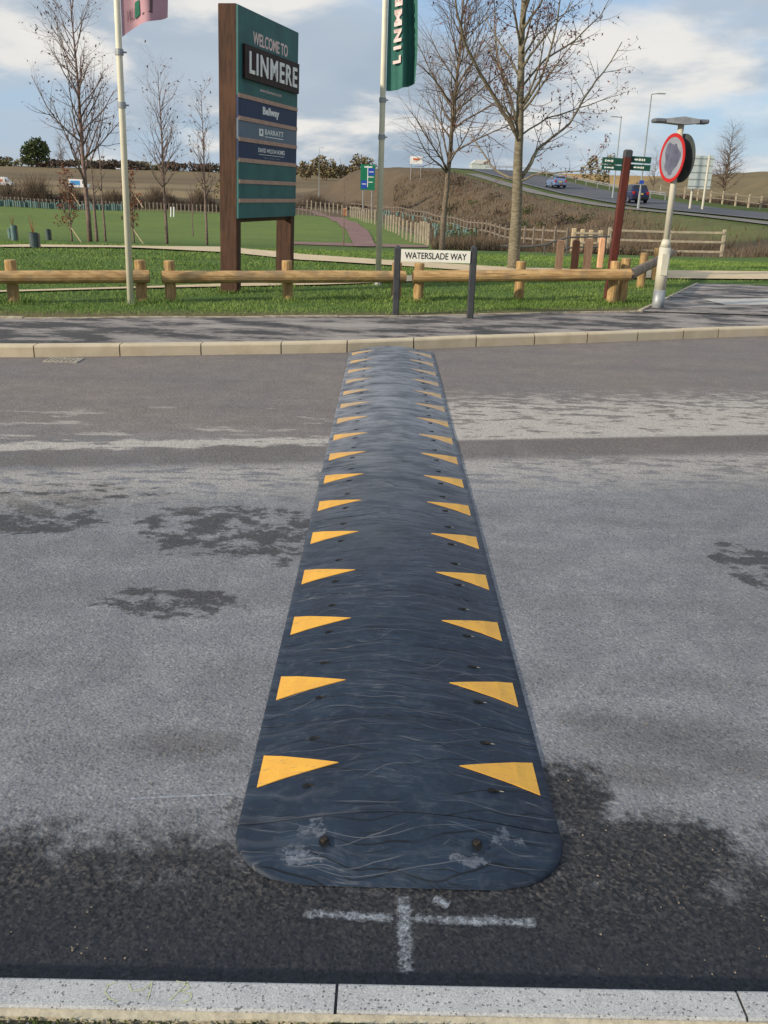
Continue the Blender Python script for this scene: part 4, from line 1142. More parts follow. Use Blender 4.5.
def fence(label, posts, hgt, size, rails, pm, rm, name='fence', wires=False, top_point=False, rail_size=(.04,.09), sub=None, cat='fence', group=None):
    """posts: list of world points"""
    t = thing(name, posts[0], label, cat, group)
    for i, p in enumerate(posts):
        h = hgt*random.uniform(.95,1.06); mb = MB(); d = posts[min(i+1,len(posts)-1)]-posts[max(i-1,0)]; rz = math.atan2(d.y,d.x)
        mb.box((p.x,p.y,p.z+h/2-.1), (size,size,h+.2), rz, chamfer=size*.12)
        mb.build('post', pm, t)
    for zr in rails:
        mb = MB()
        for a, b_ in zip(posts, posts[1:]):
            d = (b_-a); d.z = 0; dn = d.normalized(); nn = Vector((dn.y,-dn.x,0))
            A_ = a+ZU*zr+nn*size*.55; B_ = b_+ZU*zr+nn*size*.55
            if wires: mb.tube([A_,B_], .008, 4)
            else:
                dd = (B_-A_).normalized(); up = nn.cross(dd); mb.box((A_+B_)/2, ((B_-A_).length,rail_size[0],rail_size[1]), ax=(dd,nn,up))
        mb.build('wire' if wires else 'rail', rm, t)
    return t
def path_pts(pxs, spacing):
    W = [T(a,b) for a,b in pxs]; out = []
    acc = 0
    for a, b_ in zip(W, W[1:]):
        L_ = (b_-a).length; n = max(1, int(round(L_/spacing)))
        for i in range(n):
            p = a.lerp(b_, i/n); p.z = hills(p.x,p.y); out.append(p)
    out.append(W[-1]); return out
def resample_px(pxs, n, pw=1.0):
    """n points evenly spaced in the metres of the polyline"""
    W = [T(a,b) for a,b in pxs]; Ls_ = [0]
    for a,b_ in zip(W,W[1:]): Ls_.append(Ls_[-1]+(b_-a).length)
    out = []
    for i in range(n):
        s_ = Ls_[-1]*(i/(n-1))**pw; k = max(j for j in range(len(Ls_)) if Ls_[j] <= s_+1e-6); k = min(k, len(W)-2)
        p = W[k].lerp(W[k+1], (s_-Ls_[k])/(Ls_[k+1]-Ls_[k])); p.z = hills(p.x,p.y); out.append(p)
    return out
pf1 = resample_px([(428,245.5),(415,243),(400,236),(385,229),(370,223),(350,217),(325,212),(303,208.5)], 40, 1.15)
fence('pale timber post and wire fence curving beside the pink path', pf1, 1.2, .12, [.25,.65,1.08], M['palepost'], M['wire'], wires=True)
def resample_w(W, n, pw=1.0):
    Ls_ = [0]
    for a,b_ in zip(W,W[1:]): Ls_.append(Ls_[-1]+(b_-a).length)
    out = []
    for i in range(n):
        s_ = Ls_[-1]*(i/(n-1))**pw; k = max(j for j in range(len(Ls_)) if Ls_[j] <= s_+1e-6); k = min(k, len(W)-2)
        p = W[k].lerp(W[k+1], (s_-Ls_[k])/(Ls_[k+1]-Ls_[k])); p.z = hills(p.x,p.y); out.append(p)
    return out
pf2 = resample_w([ground_at(a,b) for a,b in ((566,50),(545,52),(520,56),(498,62),(478,70),(455,82),(425,100),(390,125),(350,140))], 52, 1.1)
fence('greyish post and rail fence at the foot of the embankment', pf2, 1.15, .11, [.45,.95], M['fardull'], M['fardull'])
dR = T(721,256.5).y
pf3 = [ground_at(a, dR) for a in (572,580.5,589,598.5)]
fence('short row of orange pointed fence posts behind the bollards', pf3, 1.1, .2, [.5,.95], M['stake'], M['palepost'])
pf4 = [ground_at(607.5,dR),ground_at(667,dR),T(721,256.5)]
fence('three rail timber fence on the green strip behind the fingerpost', pf4, 1.2, .16, [.22,.68,1.12], M['palepost'], M['palepost'], rail_size=(.05,.10))
# field-edge fence and tree guards (left)
pl_ = resample_w([ground_at(-40,108),ground_at(330,109)], 95)
fence('long low field fence in front of the dark hedge at left', pl_, 1.0, .12, [.9], M['fardull'], M['wire'], wires=True)
# right roadside fence
pr_ = [ground_at(px, d) for px, d in ((660,128),(672,122),(684,117),(697,112),(710,107),(722,103),(735,99),(748,96),(760,93),(773,90),(786,87))]
fence('distant post and rail fence beyond the main road at right', pr_, 1.3, .16, [.55,1.1], M['palepost'], M['fardull'])
pr2 = [ground_at(px, d) for px, d in ((596,175),(604,170),(612,165),(620,160),(628,155),(640,150),(652,145))]
fence('far fence in front of the sunlit slope beyond the cars', pr2, 1.3, .16, [.55,1.1], M['fardull'], M['fardull'])
# guardrail on the bridge approach
gp = [off_pt(y, -5.4) for y in range(108,200,5)]
for p in gp: p.z = hills(p.x,p.y)
t = thing('crash_barrier', gp[0], 'steel crash barrier along the far side of the rising main road', 'crash barrier')
mb = MB()
for a,b_ in zip(gp,gp[1:]):
    for zr in (.55,.75): mb.tube([a+ZU*zr,b_+ZU*zr], .06, 6)
mb.build('rail', M['galv'], t)
for p in gp: mb = MB(); mb.box(p+ZU*.35, (.1,.15,.8)); mb.build('post', M['galv'], t)
# ------------------------------------------------------------------ TREE GUARDS
def guard(base, h, r, mat, parent=None, name='tree_guard'):
    mb = MB(); b_ = Vector(base); n = 10
    o = [b_-ZU*.03, b_+ZU*h]; mb.tube(o, [r, r*1.03], n, cap=False); mb.tube([o[1], o[0]+ZU*h*.3], [r*.9, r*.85], n, cap=False)
    return mb
def twig_tuft(mb, p, h, r):
    for _ in range(5):
        q = p+Vector((random.uniform(-r,r),random.uniform(-r,r),h*random.uniform(.5,1))); mb.tube([p,p.lerp(q,.5)+Vector((random.uniform(-.02,.02),0,0)),q], [.008,.006,.003], 3)
tg = [(14.5,241,225,'tall teal tree guard, right one of the touching pair at far left','tubeguard',.095,1),
      (10.5,238.5,228.5,'pale teal tree guard, left one of the touching pair at far left','tubeguard',.09,0),
      (34.5,248,232.5,'dark grey mesh tree guard nearest the knee rail, with rusty leaves on top','guardgrey',.10,1),
      (48.5,240,229,'small bluish grey tree guard right of the dark mesh one','guardgrey',.09,0)]
for (px, yb2, yt, lab, mt, r, lf) in tg:
    p = T(px, yb2); h = z_at(px, yt, p.y)-p.z
    t = thing('tree_guard', p, lab, 'tree guard')
    guard(p, h, r, M[mt]).build('tube', M[mt], t, True)
    mb = MB(); mb.box(p+Vector((r+.03,0,h*.45)), (.04,.04,h*1.05)); mb.build('stake', M['fardull'], t)
    if lf:
        mb = MB(); twig_tuft(mb, p+ZU*h*.9, .5, .12); sp2 = mb.build('sapling', M['leaf_rust'], t)
p = T(440, 240); gd = guard(p, .62, .10, M['tubeguard']).build('tree_guard', M['tubeguard'], None, True)
gd.data.transform(Matrix.Translation(-p)); gd.location = p
tag(gd, 'teal tube tree guard among many between the two curving fences', 'tree guard', 'tree guards between the two curving fences')
k = 0; first = True
while k < 55:
    f = random.random()**.8; px = 345+130*f; py = 212+ (242-212)*f**1.3 - random.uniform(1.5, 3+6*f)
    if px > 432: py = random.uniform(230, 243)
    if py > 246: continue
    q = T(px, py)
    if q.y > 120: continue
    c = gd if first else gd.copy()
    if not first: C.objects.link(c)
    first = False; c.location = q; c.rotation_euler = (random.uniform(-.05,.05), random.uniform(-.05,.05), 0); s_ = random.uniform(.85,1.15); c.scale = (s_,s_,s_); k += 1
# row of guards in front of left hedge
g2 = gd.copy(); C.objects.link(g2); tag(g2, 'pale teal tube in the long row of tree guards before the dark hedge', 'tree guard', 'row of tree guards before the dark hedge')
g2.rotation_euler = (0,0,0)
for i in range(62):
    px = -8+i*2.2+random.uniform(-.4,.4); q = ground_at(px, 107+random.uniform(-.3,.3))
    c = g2 if i == 0 else g2.copy()
    if i: C.objects.link(c)
    c.location = q; s_ = random.uniform(.95,1.25); c.scale = (s_,s_,s_)
# ------------------------------------------------------------------ TREES
def limb(mb_t, mb_c, mb_l, pts, r0, r1, lvl, P):
    """pts: polyline; adds tube and child twigs"""
    n = len(pts); rad = [r0+(r1-r0)*(i/(n-1)) for i in range(n)]
    tgt = mb_t if lvl <= P.get('trunk_lvl', 1) else mb_c
    tgt.tube(pts, rad, 10 if lvl == 0 else (5 if lvl == 1 else 3))
    if lvl >= P['levels']:
        for _ in range(P['leaves']):
            if random.random() < P['leafp']:
                i = random.randint(max(0,n//3), n-1); p = pts[i]+Vector([random.uniform(-1,1)*.05 for _ in range(3)]); leaf(mb_l, p, P['leafsize'])
        return
    L_ = sum((b_-a).length for a,b_ in zip(pts,pts[1:])); nb = max(2, int(L_*P['density'][lvl]))
    for k in range(nb):
        f = P['start'][lvl]+(1-P['start'][lvl])*(k+random.random())/nb; f = min(.98,f)
        i = int(f*(n-1)); a = pts[i].lerp(pts[min(i+1,n-1)], f*(n-1)-i)
        ax = (pts[min(i+1,n-1)]-pts[max(i-1,0)]).normalized() if i+1 < n else (pts[-1]-pts[-2]).normalized()
        side = ax.orthogonal().normalized(); side.rotate(Matrix.Rotation(random.uniform(0,6.283), 3, ax))
        ang = R(random.uniform(*P['angle'][lvl])); d = (ax*math.cos(ang)+side*math.sin(ang)).normalized()
        ln = P['len'][lvl]*(1-.62*f if lvl == 0 else 1-.5*f)*random.uniform(.65,1.2)
        r = min((r0+(r1-r0)*f)*.6, P['rmax'][lvl]) ; m = 5 if lvl == 0 else 4
        q = [a]; dd = d.copy()
        for j in range(m):
            dd = (dd + Vector([random.uniform(-.22,.22) for _ in range(3)]) + ZU*P['up'][lvl]).normalized(); q.append(q[-1]+dd*(ln/m))
        limb(mb_t, mb_c, mb_l, q, r, max(.0015, r*.25), lvl+1, P)
def leaf(mb, p, s):
    a = Vector([random.gauss(0,1) for _ in range(3)]).normalized(); b_ = a.orthogonal().normalized(); s *= random.uniform(.6,1.3)
    mb.add([p-a*s, p+b_*s*.45, p+a*s, p-b_*s*.45], [(0,1,2,3)])
def tree(base, label, bark, twig, leafm, P, trunk_pts=None, limbs=(), group=None, name='tree'):
    t = thing(name, base, label, 'tree', group); mt, mc, ml = MB(), MB(), MB()
    if trunk_pts is None:
        h = P['h']; trunk_pts = [Vector(base)-ZU*.1]; n = 9
        for i in range(1,n+1): trunk_pts.append(Vector(base)+ZU*h*i/n+Vector((math.sin(i*1.3)*.03*h/8*P.get('wob',1), math.cos(i*1.1)*.03*h/8, 0)))
    limb(mt, mc, ml, trunk_pts, P['r'], P['r']*P.get('taper',.15), 0, P)
    for pl, r in limbs: limb(mt, mc, ml, pl, r, r*.2, 1, P)
    mt.build('trunk', bark, t, True)
    if mc.v: mc.build('crown', twig, t)
    if ml.v: ml.build('leaves', leafm, t)
    return t
def curve_px(pts, d, dys=None, sub=3):
    """screen-planned limb at its own depth, with depth drift so that it is a 3-D limb"""
    W = [Wp(a,b_,d+(dys[i] if dys else 0)) for i,(a,b_) in enumerate(pts)]; out = []
    for i in range(len(W)-1):
        for s in range(sub): out.append(W[i].lerp(W[i+1], s/sub)+Vector([random.uniform(-.015,.015) for _ in range(3)]))
    out.append(W[-1]); return out
PB = dict(levels=3, density=[3.4,3.0,4.5], start=[.42,.18,.1], angle=[(35,60),(30,60),(30,65)], len=[2.2,.95,.42], up=[.10,.05,.02], rmax=[.03,.011,.005], leaves=3, leafp=.10, leafsize=.035, r=.12)
b = ground_at(513, 19.6); dT = b.y
tp = [b-ZU*.1, b+ZU*.15] + curve_px([(515,235),(516.5,199),(518.5,165),(520,133),(521,66),(524,0),(525,-60),(526,-130)], dT, sub=2)
PP = dict(PB, r=.135, taper=.2, leafp=.55, leaves=5, leafsize=.036, start=[.45,.15,.1], density=[3.4,4.4,6.0], len=[2.2,1.0,.45])
lim = [(curve_px([(519,140),(503,112),(480,72),(463,40),(455,0),(450,-50)], dT, [0,-.2,-.5,-.8,-1.1,-1.3]), .050),
       (curve_px([(521,178),(531,162),(537,150),(545,143),(570,123),(592,86),(604,72),(622,42)], dT, [0,.1,.2,.3,.5,.8,.9,1.1]), .045),
       (curve_px([(518,180),(505,176),(490,165),(482,150),(470,135),(455,128)], dT, [0,.3,.6,.9,1.2,1.5]), .030),
       (curve_px([(519,181),(540,173),(575,172),(600,168),(628,166)], dT, [0,-.3,-.7,-1.0,-1.3]), .022),
       (curve_px([(519,120),(505,90),(498,55),(494,10),(492,-40)], dT, [0,.4,.8,1.2,1.5]), .030),
       (curve_px([(521,110),(540,80),(552,45),(560,5),(566,-40)], dT, [0,-.3,-.6,-.9,-1.1]), .032),
       (curve_px([(521,88),(545,60),(575,40),(600,15),(615,-10)], dT, [0,.3,.6,.8,1.0]), .026),
       (curve_px([(522,60),(538,35),(556,20),(590,-5)], dT, [0,-.2,-.5,-.8]), .022),
       (curve_px([(520,135),(548,118),(580,108),(605,100),(625,92)], dT, [0,.5,.9,1.3,1.6]), .020)]
random.seed(11)
tree(b, 'nearest tree, sturdy grey-green trunk and bare spreading limbs with russet leaves', M['bark1'], M['twig'], M['leaf_red'], PP, tp, lim)
random.seed(12)
b = ground_at(442, 44); dT = b.y
tp = [b-ZU*.1]+curve_px([(442,246),(445,205),(448.5,170),(452,130),(456,90),(460,50),(463,0),(465,-50)], dT, sub=2)
PP = dict(PB, r=.15, taper=.15, leafp=.02, density=[4.0,3.0,3.2], len=[4.8,2.2,1.0], start=[.30,.2,.1], angle=[(35,62),(25,55),(25,60)], rmax=[.05,.02,.012], up=[.10,.05,.02])
tree(b, 'tall bare tree with fine twigs behind the nameplate, left of the sturdy tree', M['bark2'], M['twig'], M['leaf_red'], PP, tp)
random.seed(13)
b = ground_at(90, 37)
PP = dict(PB, r=.10, wob=.3, h=8.9, taper=.12, leafp=.30, leaves=2, leafsize=.055, density=[4.6,3.8,3.6], len=[3.3,1.5,.7], start=[.22,.2,.1], angle=[(32,55),(25,50),(25,60)], rmax=[.04,.018,.011], up=[.15,.10,.04])
tree(b, 'tall bare left tree with pinkish bark and upswept twigs beside the pink flagpole', M['bark3'], M['twig'], M['leaf_red'], PP)
random.seed(14)
b = ground_at(167, 37)
tree(b, 'slim young tree between the left flagpole and the welcome sign, taller of two', M['bark3'], M['twig'], M['leaf_red'], dict(PP, h=6.2, r=.065, len=[2.0,1.0,.5], density=[6.0,4.2,4.0], start=[.3,.2,.1], rmax=[.028,.013,.008], leafp=.08))
random.seed(15)
b = ground_at(207, 37)
tree(b, 'slim young tree close beside the welcome sign, shorter of two, red leaves at its tip', M['bark3'], M['twig'], M['leaf_red'], dict(PP, h=5.6, r=.055, len=[1.5,.8,.45], density=[6.0,4.2,4.0], start=[.3,.2,.1], rmax=[.022,.011,.007], leafp=.16))
random.seed(16)
for px, d, h, r, lab in ((97,38,3.2,.07,'thin dull sapling right behind the tall left tree'),(105.5,39,4.4,.05,'very thin pale sapling between the tall left tree and the flagpole'),
                          (343.5,46,3.2,.035,'thin pale sapling standing right of the welcome sign by the pink path'),(193,58,2.5,.04,'small distant sapling left of the shorter slim tree')):
    b = ground_at(px, d)
    tree(b, lab, M['bark3'], M['twig'], M['leaf_red'], dict(PP, levels=2, h=h, r=r, len=[.9,.5,.3], density=[3.0,2.4,3], start=[.4,.2,.1], rmax=[.016,.009,.006], leafp=.1), name='sapling')
for px, d, h, lab in ((72,36,2.4,'rusty-leaved staked sapling left of the tall left tree'),(134,36,2.4,'brown-leaved staked sapling right of the left flagpole')):
    b = ground_at(px, d)
    t = tree(b, lab, M['bark2'], M['twig'], M['leaf_rust'], dict(PP, levels=3, h=h, r=.04, len=[.6,.4,.25], density=[11,7,5], start=[.15,.2,.1], rmax=[.014,.008,.005], leafp=.9, leaves=5, leafsize=.045), name='sapling')
    mb = MB(); mb.tube([b+Vector((.45,-.2,-.05)), b+Vector((-.05,0,.6))], .022, 6); mb.build('stake', M['stake'], t)
    mb = MB(); mb.tube([b+Vector((.5,-.2,1.3)), b+Vector((.15,0,1.75))], .018, 6); mb.build('stake', M['stake'], t)
# crossed stakes in the park
b = T(229, 232)
t = thing('crossed_stakes', b, 'pale crossed timber stakes on the grass, seen under the welcome sign', 'stakes')
for s in (-1,1): mb = MB(); mb.tube([b+Vector((-.35*s,0,0)), b+Vector((.25*s,0,.7))], .04, 6); mb.build('stake', M['stake'], t)
mb = MB(); mb.box(b+Vector((0,.1,.08)), (1.1,.5,.12)); mb.build('crossbar', M['fardull'], t)
for px in (171,174):
    b = T(px, 217); mb = MB(); mb.tube([Vector((0,0,0)), Vector((.05,0,.95))], .07, 6); o = mb.build('marker_stake', M['white']); o.location = b
    tag(o, 'short white marker stake, %s of a pair in the mown field' % ('left' if px == 171 else 'right'), 'stake')
# litter bin by the pink path
b = T(345, 216)
t = thing('litter_bin', b, 'tiny orange bin at the edge of the pink path', 'litter bin')
mb = MB(); mb.box(b+ZU*.42, (.42,.42,.78), chamfer=.04); mb.build('body', M['bin'], t)
mb = MB(); mb.box(b+ZU*.87, (.48,.48,.10), chamfer=.03); mb.build('lid', M['orangewood'], t)
# ------------------------------------------------------------------ HEDGES AND FAR TREES
def bushy(name, base, rx, ry, h, n, mat, label, cat, leaf_s=.3, stem=True, twigs=0, group=None, lumps=6, lowz=.08):
    t = thing(name, base, label, cat, group); b_ = Vector(base)
    cs = [(random.uniform(-.75,.75)*rx, random.uniform(-.6,.6)*ry, h*random.uniform(lowz,.74), random.uniform(.35,.6)) for _ in range(lumps)]
    mb = MB()
    for i in range(n):
        c = random.choice(cs); v = Vector([random.gauss(0,1) for _ in range(3)]).normalized()*random.uniform(.35,1.0)**.5
        p = b_+Vector((c[0]+v.x*c[3]*rx*.7, c[1]+v.y*c[3]*ry*.7, max(.05, c[2]+v.z*c[3]*h*.62))); 
        a = Vector([random.gauss(0,1) for _ in range(3)]).normalized(); q = a.orthogonal().normalized(); s = leaf_s*random.uniform(.5,1.3)
        mb.add([p-a*s, p+q*s*.6, p+a*s, p-q*s*.6], [(0,1,2,3)])
    mb.build('crown' if cat == 'tree' else 'foliage', mat, t)
    mb = MB()
    for _ in range(3 if twigs == 0 else twigs):
        q = b_+Vector((random.uniform(-.6,.6)*rx, random.uniform(-.3,.3)*ry, 0)) if cat != 'tree' else b_
        tip = q+Vector((random.uniform(-.3,.3)*rx, 0, h*random.uniform(.7,1.05))); mb.tube([q-ZU*.1, q.lerp(tip,.5)+Vector((random.uniform(-.1,.1)*rx,0,0)), tip], [.04*h*.5, .02*h*.5, .006*h*.5], 4)
    mb.build('trunk' if cat == 'tree' else 'stems', M['twig'], t)
    return t
random.seed(21)
def twiggy(name, base, w, h, n, mat, label, group=None, thick=.025):
    """dense bare hedge: masses of thin upright curved twigs"""
    t = thing(name, base, label, 'hedge', group); b_ = Vector(base); mb = MB()
    for i in range(n):
        u = random.uniform(-1,1); x_ = u*w/2; hh_ = h*(.72+.28*math.sin(u*5+w)+.0)*random.uniform(.45,1.0)*(1-.5*abs(u)**6)
        p = b_+Vector((x_, random.uniform(-1,1)*1.0, -.05)); q = p+Vector((random.gauss(0,.28)*hh_, random.gauss(0,.2)*hh_, hh_))
        mb.tube([p, p.lerp(q,.5)+Vector((random.gauss(0,.08)*hh_,0,0)), q], [thick,thick*.8,thick*.3], 3, cap=False)
    mb.build('twigs', mat, t); return t
hd = [(-30,20,30,115,2.8,'dark bare hedge section at the far left edge'),(28,20,46,113,4.2,'tallest dark bare bush of the left hedge'),(66,40,50,114,2.9,'dark bare hedge section under the distant blue van'),
      (108,50,50,115,2.7,'dark bare hedge section between the tall left tree and the flagpole'),(152,50,50,116,3.0,'dark bare hedge section behind the taller slim tree'),(196,50,50,117,2.8,'dark bare hedge section left of the welcome sign')]
for px, _, wpx, d, h, lab in hd:
    b = ground_at(px, d); twiggy('hedge', b, wpx*d/F*1.06, h, 1500, M['hedge'], lab, 'field hedge at left')
for px, wpx, d, h, lab in ((250,50,122,2.5,'dark bare hedge section just behind the welcome sign'),(316,50,140,2.4,'low brown hedge section left of the green road sign'),(352,40,142,1.6,'low brown hedge section under the green road sign')):
    b = ground_at(px, d); twiggy('hedge', b, wpx*d/F*1.06, h, 1200, M['hedge'], lab, 'field hedge at left')
random.seed(41)
protos = []
for k_ in range(3):
    b = ground_at(500+k_*30, 80); o = bushy('bramble_clump', b, 1.5+.4*k_, 1.1, .9+.3*k_, 420, M['hedge'] if k_ != 1 else M['ivy'], 'low dark bramble clump in the dry grass of the embankment', 'bramble', .09, group='bramble clumps on the embankment'); protos.append(o)
for i in range(34):
    px = random.uniform(395,700); d = random.uniform(58,135); b = ground_at(px, d)
    s__ = lerp_tab(b.y, XR)-b.x
    if s__ < 10 or (px < 445 and d < 100): continue
    c = copy_tree(random.choice(protos)); c.location = b; c.rotation_euler = (0,0,random.uniform(0,6.28)); q = random.uniform(.6,1.3); c.scale = (q,q,q)
# skyline hedge pieces and trees
sky = [(-20,520,9),(10,515,6),(50,515,7),(85,520,7),(120,515,8),(155,520,7),(190,515,8),(222,520,7),(255,515,7),(285,520,7),(312,515,8),(345,520,8),(378,515,7)]
for i, (px, d, h) in enumerate(sky):
    b = ground_at(px, d); words = ['behind the far left edge','under the ivy-clad tree','right of the ivy-clad tree','behind the tall left tree','beside the left flagpole','left of the taller slim tree','behind the slim trees','behind the left post of the welcome sign','hidden behind the sign panels','beside the right edge of the sign','left of the yellowish bushes','above the pink path','behind the second flagpole'][i]
    bushy('hedge', b, 17, 5, h*.62, 900, M['hedgegreen'] if i % 2 else M['hedge'], 'olive skyline hedge piece '+words, 'hedge', .8, group='skyline hedge', lumps=16)
b = ground_at(36, 500); bushy('ivy_tree', b, 6.8, 5, 14.5, 1800, M['ivy'], 'dark green ivy-clad tree standing above the left skyline', 'tree', .8, lumps=13, lowz=.4)
def far_tree(px, d, h, lab, mat='twig', dens=1.0):
    b = ground_at(px, d); k = h/9.4
    return tree(b, lab, M['bark2'], M[mat], M['leaf_red'], dict(PP, h=h, r=.14*k, taper=.1, len=[3.6*k,1.9*k,.9*k], density=[3.0/k*dens,2.0/k,2.2/k], start=[.18,.15,.1], rmax=[.07*k,.035*k,.022*k], angle=[(40,70),(30,60),(25,60)], up=[.06,.04,.02], leafp=0))
far_tree(62, 480, 17, 'bare skyline tree right of the ivy-clad tree', dens=1.5)
b = ground_at(205, 120); bushy('bush', b, 2.6, 2, 4.2, 900, M['straw'], 'yellowish rounded bush left of the welcome sign', 'bush', .16)
for px, d, h, rx, lab in ((318,430,11,9,'yellowish bush nearest the welcome sign on the skyline'),(332,470,9,8,'darker olive bush between two yellowish ones on the skyline'),(349,430,11,11,'widest yellowish bush left of the green road sign')):
    b = ground_at(px, d); bushy('bush', b, rx, 5, h, 900, M['straw'] if 'yellowish bush' in lab or 'widest' in lab else M['hedgegreen'], lab, 'bush', .7)
random.seed(31)
far_tree(722, 118, 9.0, 'bare spreading tree behind the large sign back at right', dens=3.2)
far_tree(652, 135, 6.0, 'small bare tree beside the lamp column beyond the dark car')
b = ground_at(602, 150); bushy('bush', b, 3.6, 2.5, 5.5, 900, M['straw'], 'pale straw-coloured bush left of the fingerpost', 'bush', .22)
for px, d, w, h, lab in ((740,118,70,1.6,'dark bare hedge section at the foot of the right hill'),(690,128,60,1.4,'dark bare hedge section behind the large sign back'),(600,168,40,2.2,'dark hedge clump behind the far fence by the silver car')):
    b = ground_at(px, d); twiggy('hedge', b, w*d/F*1.06, h, 900, M['hedge'], lab, 'hedges beyond the main road', .03)
# ------------------------------------------------------------------ SIGNS, LAMPS
def lamp(px, py, top, armpx, d, label):
    b = ground_at(px, d); zt = Wp(top[0],top[1],d).z; h = zt-b.z; s = 1 if armpx > 0 else -1
    t = thing('lamp_column', b, label, 'street lamp', 'street lamps by the main road')
    mb = MB(); mb.tube([b-ZU*.1, b+ZU*1.5], .11, 10); mb.tube([b+ZU*1.5, b+ZU*h], [.075,.05], 10); mb.tube([b+ZU*h, b+ZU*(h+.06)+XU*s*.5], .04, 8); mb.build('column', M['lampgrey'], t)
    mb = MB(); mb.box(b+ZU*(h+.07)+XU*s*(.5+.3), (.75,.28,.09), chamfer=.03); mb.build('lamp_head', M['lampgrey'], t)
    return t
L1 = lamp(638, 208, (645,94), 8, 84, 'tallest grey lamp column right of the fingerpost, arm to the right')
mb = MB(); b = ground_at(638,84); z_ = z_at(640,182,84); mb.box((b.x,b.y-.14,z_), (.4,.03,.28)); mb.build('plate', M['roadblue'], L1)
lamp(612.5, 205, (620.5,117.5), -6, 108, 'second grey lamp column left of the fingerpost, arm to the left')
for px, tp_, d, lab in ((319,148,230,'faint distant lamp column left of the green road sign'),):
    lamp(px, 0, (px,tp_), 4, d, lab)
# big sign seen from behind
pL_, pR_ = ground_at(689.5, 88), ground_at(702, 87)
t = thing('large_sign', pL_, 'large road sign seen from behind on two pale posts, right of the round sign', 'road sign')
zt = z_at(700,156,88); zb = z_at(698,189,88)
for p, w_ in ((pL_,0),(pR_,0)): mb = MB(); mb.tube([p-ZU*.1,(p.x,p.y,zt+.05)], .10, 10); mb.build('post', M['post_cream'], t)
c = (pL_+pR_)/2; mb = MB(); mb.box((c.x+.05,c.y+.16,(zt+zb)/2), (2.05,.04,zt-zb)); mb.build('panel', M['aluback'], t)
mb = MB()
for i in range(5): mb.box((c.x+.05,c.y+.125,zb+(zt-zb)*(.08+.21*i)), (2.05,.03,.07))
mb.build('brace', M['galv'], t)
# green direction sign
d_ = 128; b = ground_at(367, d_); zt, zb = z_at(367,164.5,d_), z_at(367,190,d_)
t = thing('direction_sign', b, 'green road direction sign with blue patches left of the embankment', 'road sign')
wS = 13*d_/F*1.05
for s in (-1,1): mb = MB(); mb.tube([b+XU*s*wS*.3-ZU*.1, (b.x+s*wS*.3,b.y,zb+.2)], .07, 8); mb.build('post', M['galv'], t)
mb = MB(); mb.box((b.x,b.y-.1,(zt+zb)/2), (wS,.05,zt-zb)); pn = mb.build('panel', M['roadgreen'], t)
def patch(u0,u1,v0,v1,mat,nm='patch',o=.13):
    mb = MB(); mb.box((b.x+wS*((u0+u1)/2-.5), b.y-o, zb+(zt-zb)*(v0+v1)/2), (wS*(u1-u0),.01,(zt-zb)*(v1-v0))); mb.build(nm, mat, pn)
patch(.52,.96,.58,.86,M['roadblue']); patch(.06,.46,.05,.38,M['roadblue'])
patch(.47,.52,.12,.95,M['white'],'symbol',.132); patch(.25,.8,.88,.93,M['white'],'symbol',.134); patch(.5,.9,.50,.53,M['white'],'symbol',.134); patch(.6,.9,.70,.73,M['white'],'symbol',.137); patch(.12,.4,.22,.25,M['white'],'symbol',.137); patch(.55,.85,.3,.33,M['white'],'symbol',.134)
# white board on the embankment crest
d_ = 150; b = ground_at(415.5, d_); t = thing('site_board', b, 'small white board with orange mark on top of the embankment', 'sign')
zt, zb = z_at(415,156,d_), z_at(415,164,d_); wS = 11*d_/F*1.05
for s in (-1,1): mb = MB(); mb.tube([b+XU*s*wS*.4-ZU*.1,(b.x+s*wS*.4,b.y,zt)], .05, 6); mb.build('post', M['galv'], t)
mb = MB(); mb.box((b.x,b.y-.08,(zt+zb)/2), (wS,.05,zt-zb)); q = mb.build('panel', M['white'], t)
mb = MB(); mb.box((b.x,b.y-.115,(zt+zb)/2+.1), (wS*.5,.01,.3)); mb.build('orange_mark', M['decal'], q)
# pale building roof beyond the bridge
d_ = 300; b = ground_at(478, d_); t = thing('farm_building', b, 'low pale building peeping over the crest of the main road', 'building')
zt = z_at(478,160,d_); w_ = 17*d_/F
mb = MB(); mb.box((b.x,b.y,(b.z+zt-1.2)/2), (w_,9,zt-1.2-b.z)); mb.build('wall', M['aluback'], t)
mb = MB(); mb.prism([(-w_/2-.2,0),(w_/2+.2,0),(w_/2-1.2,1.2),(-w_/2+1.2,1.2)], (XU,ZU,YU), (b.x,b.y-4.7,zt-1.2), 9.4); mb.build('roof', M['roof'], t)
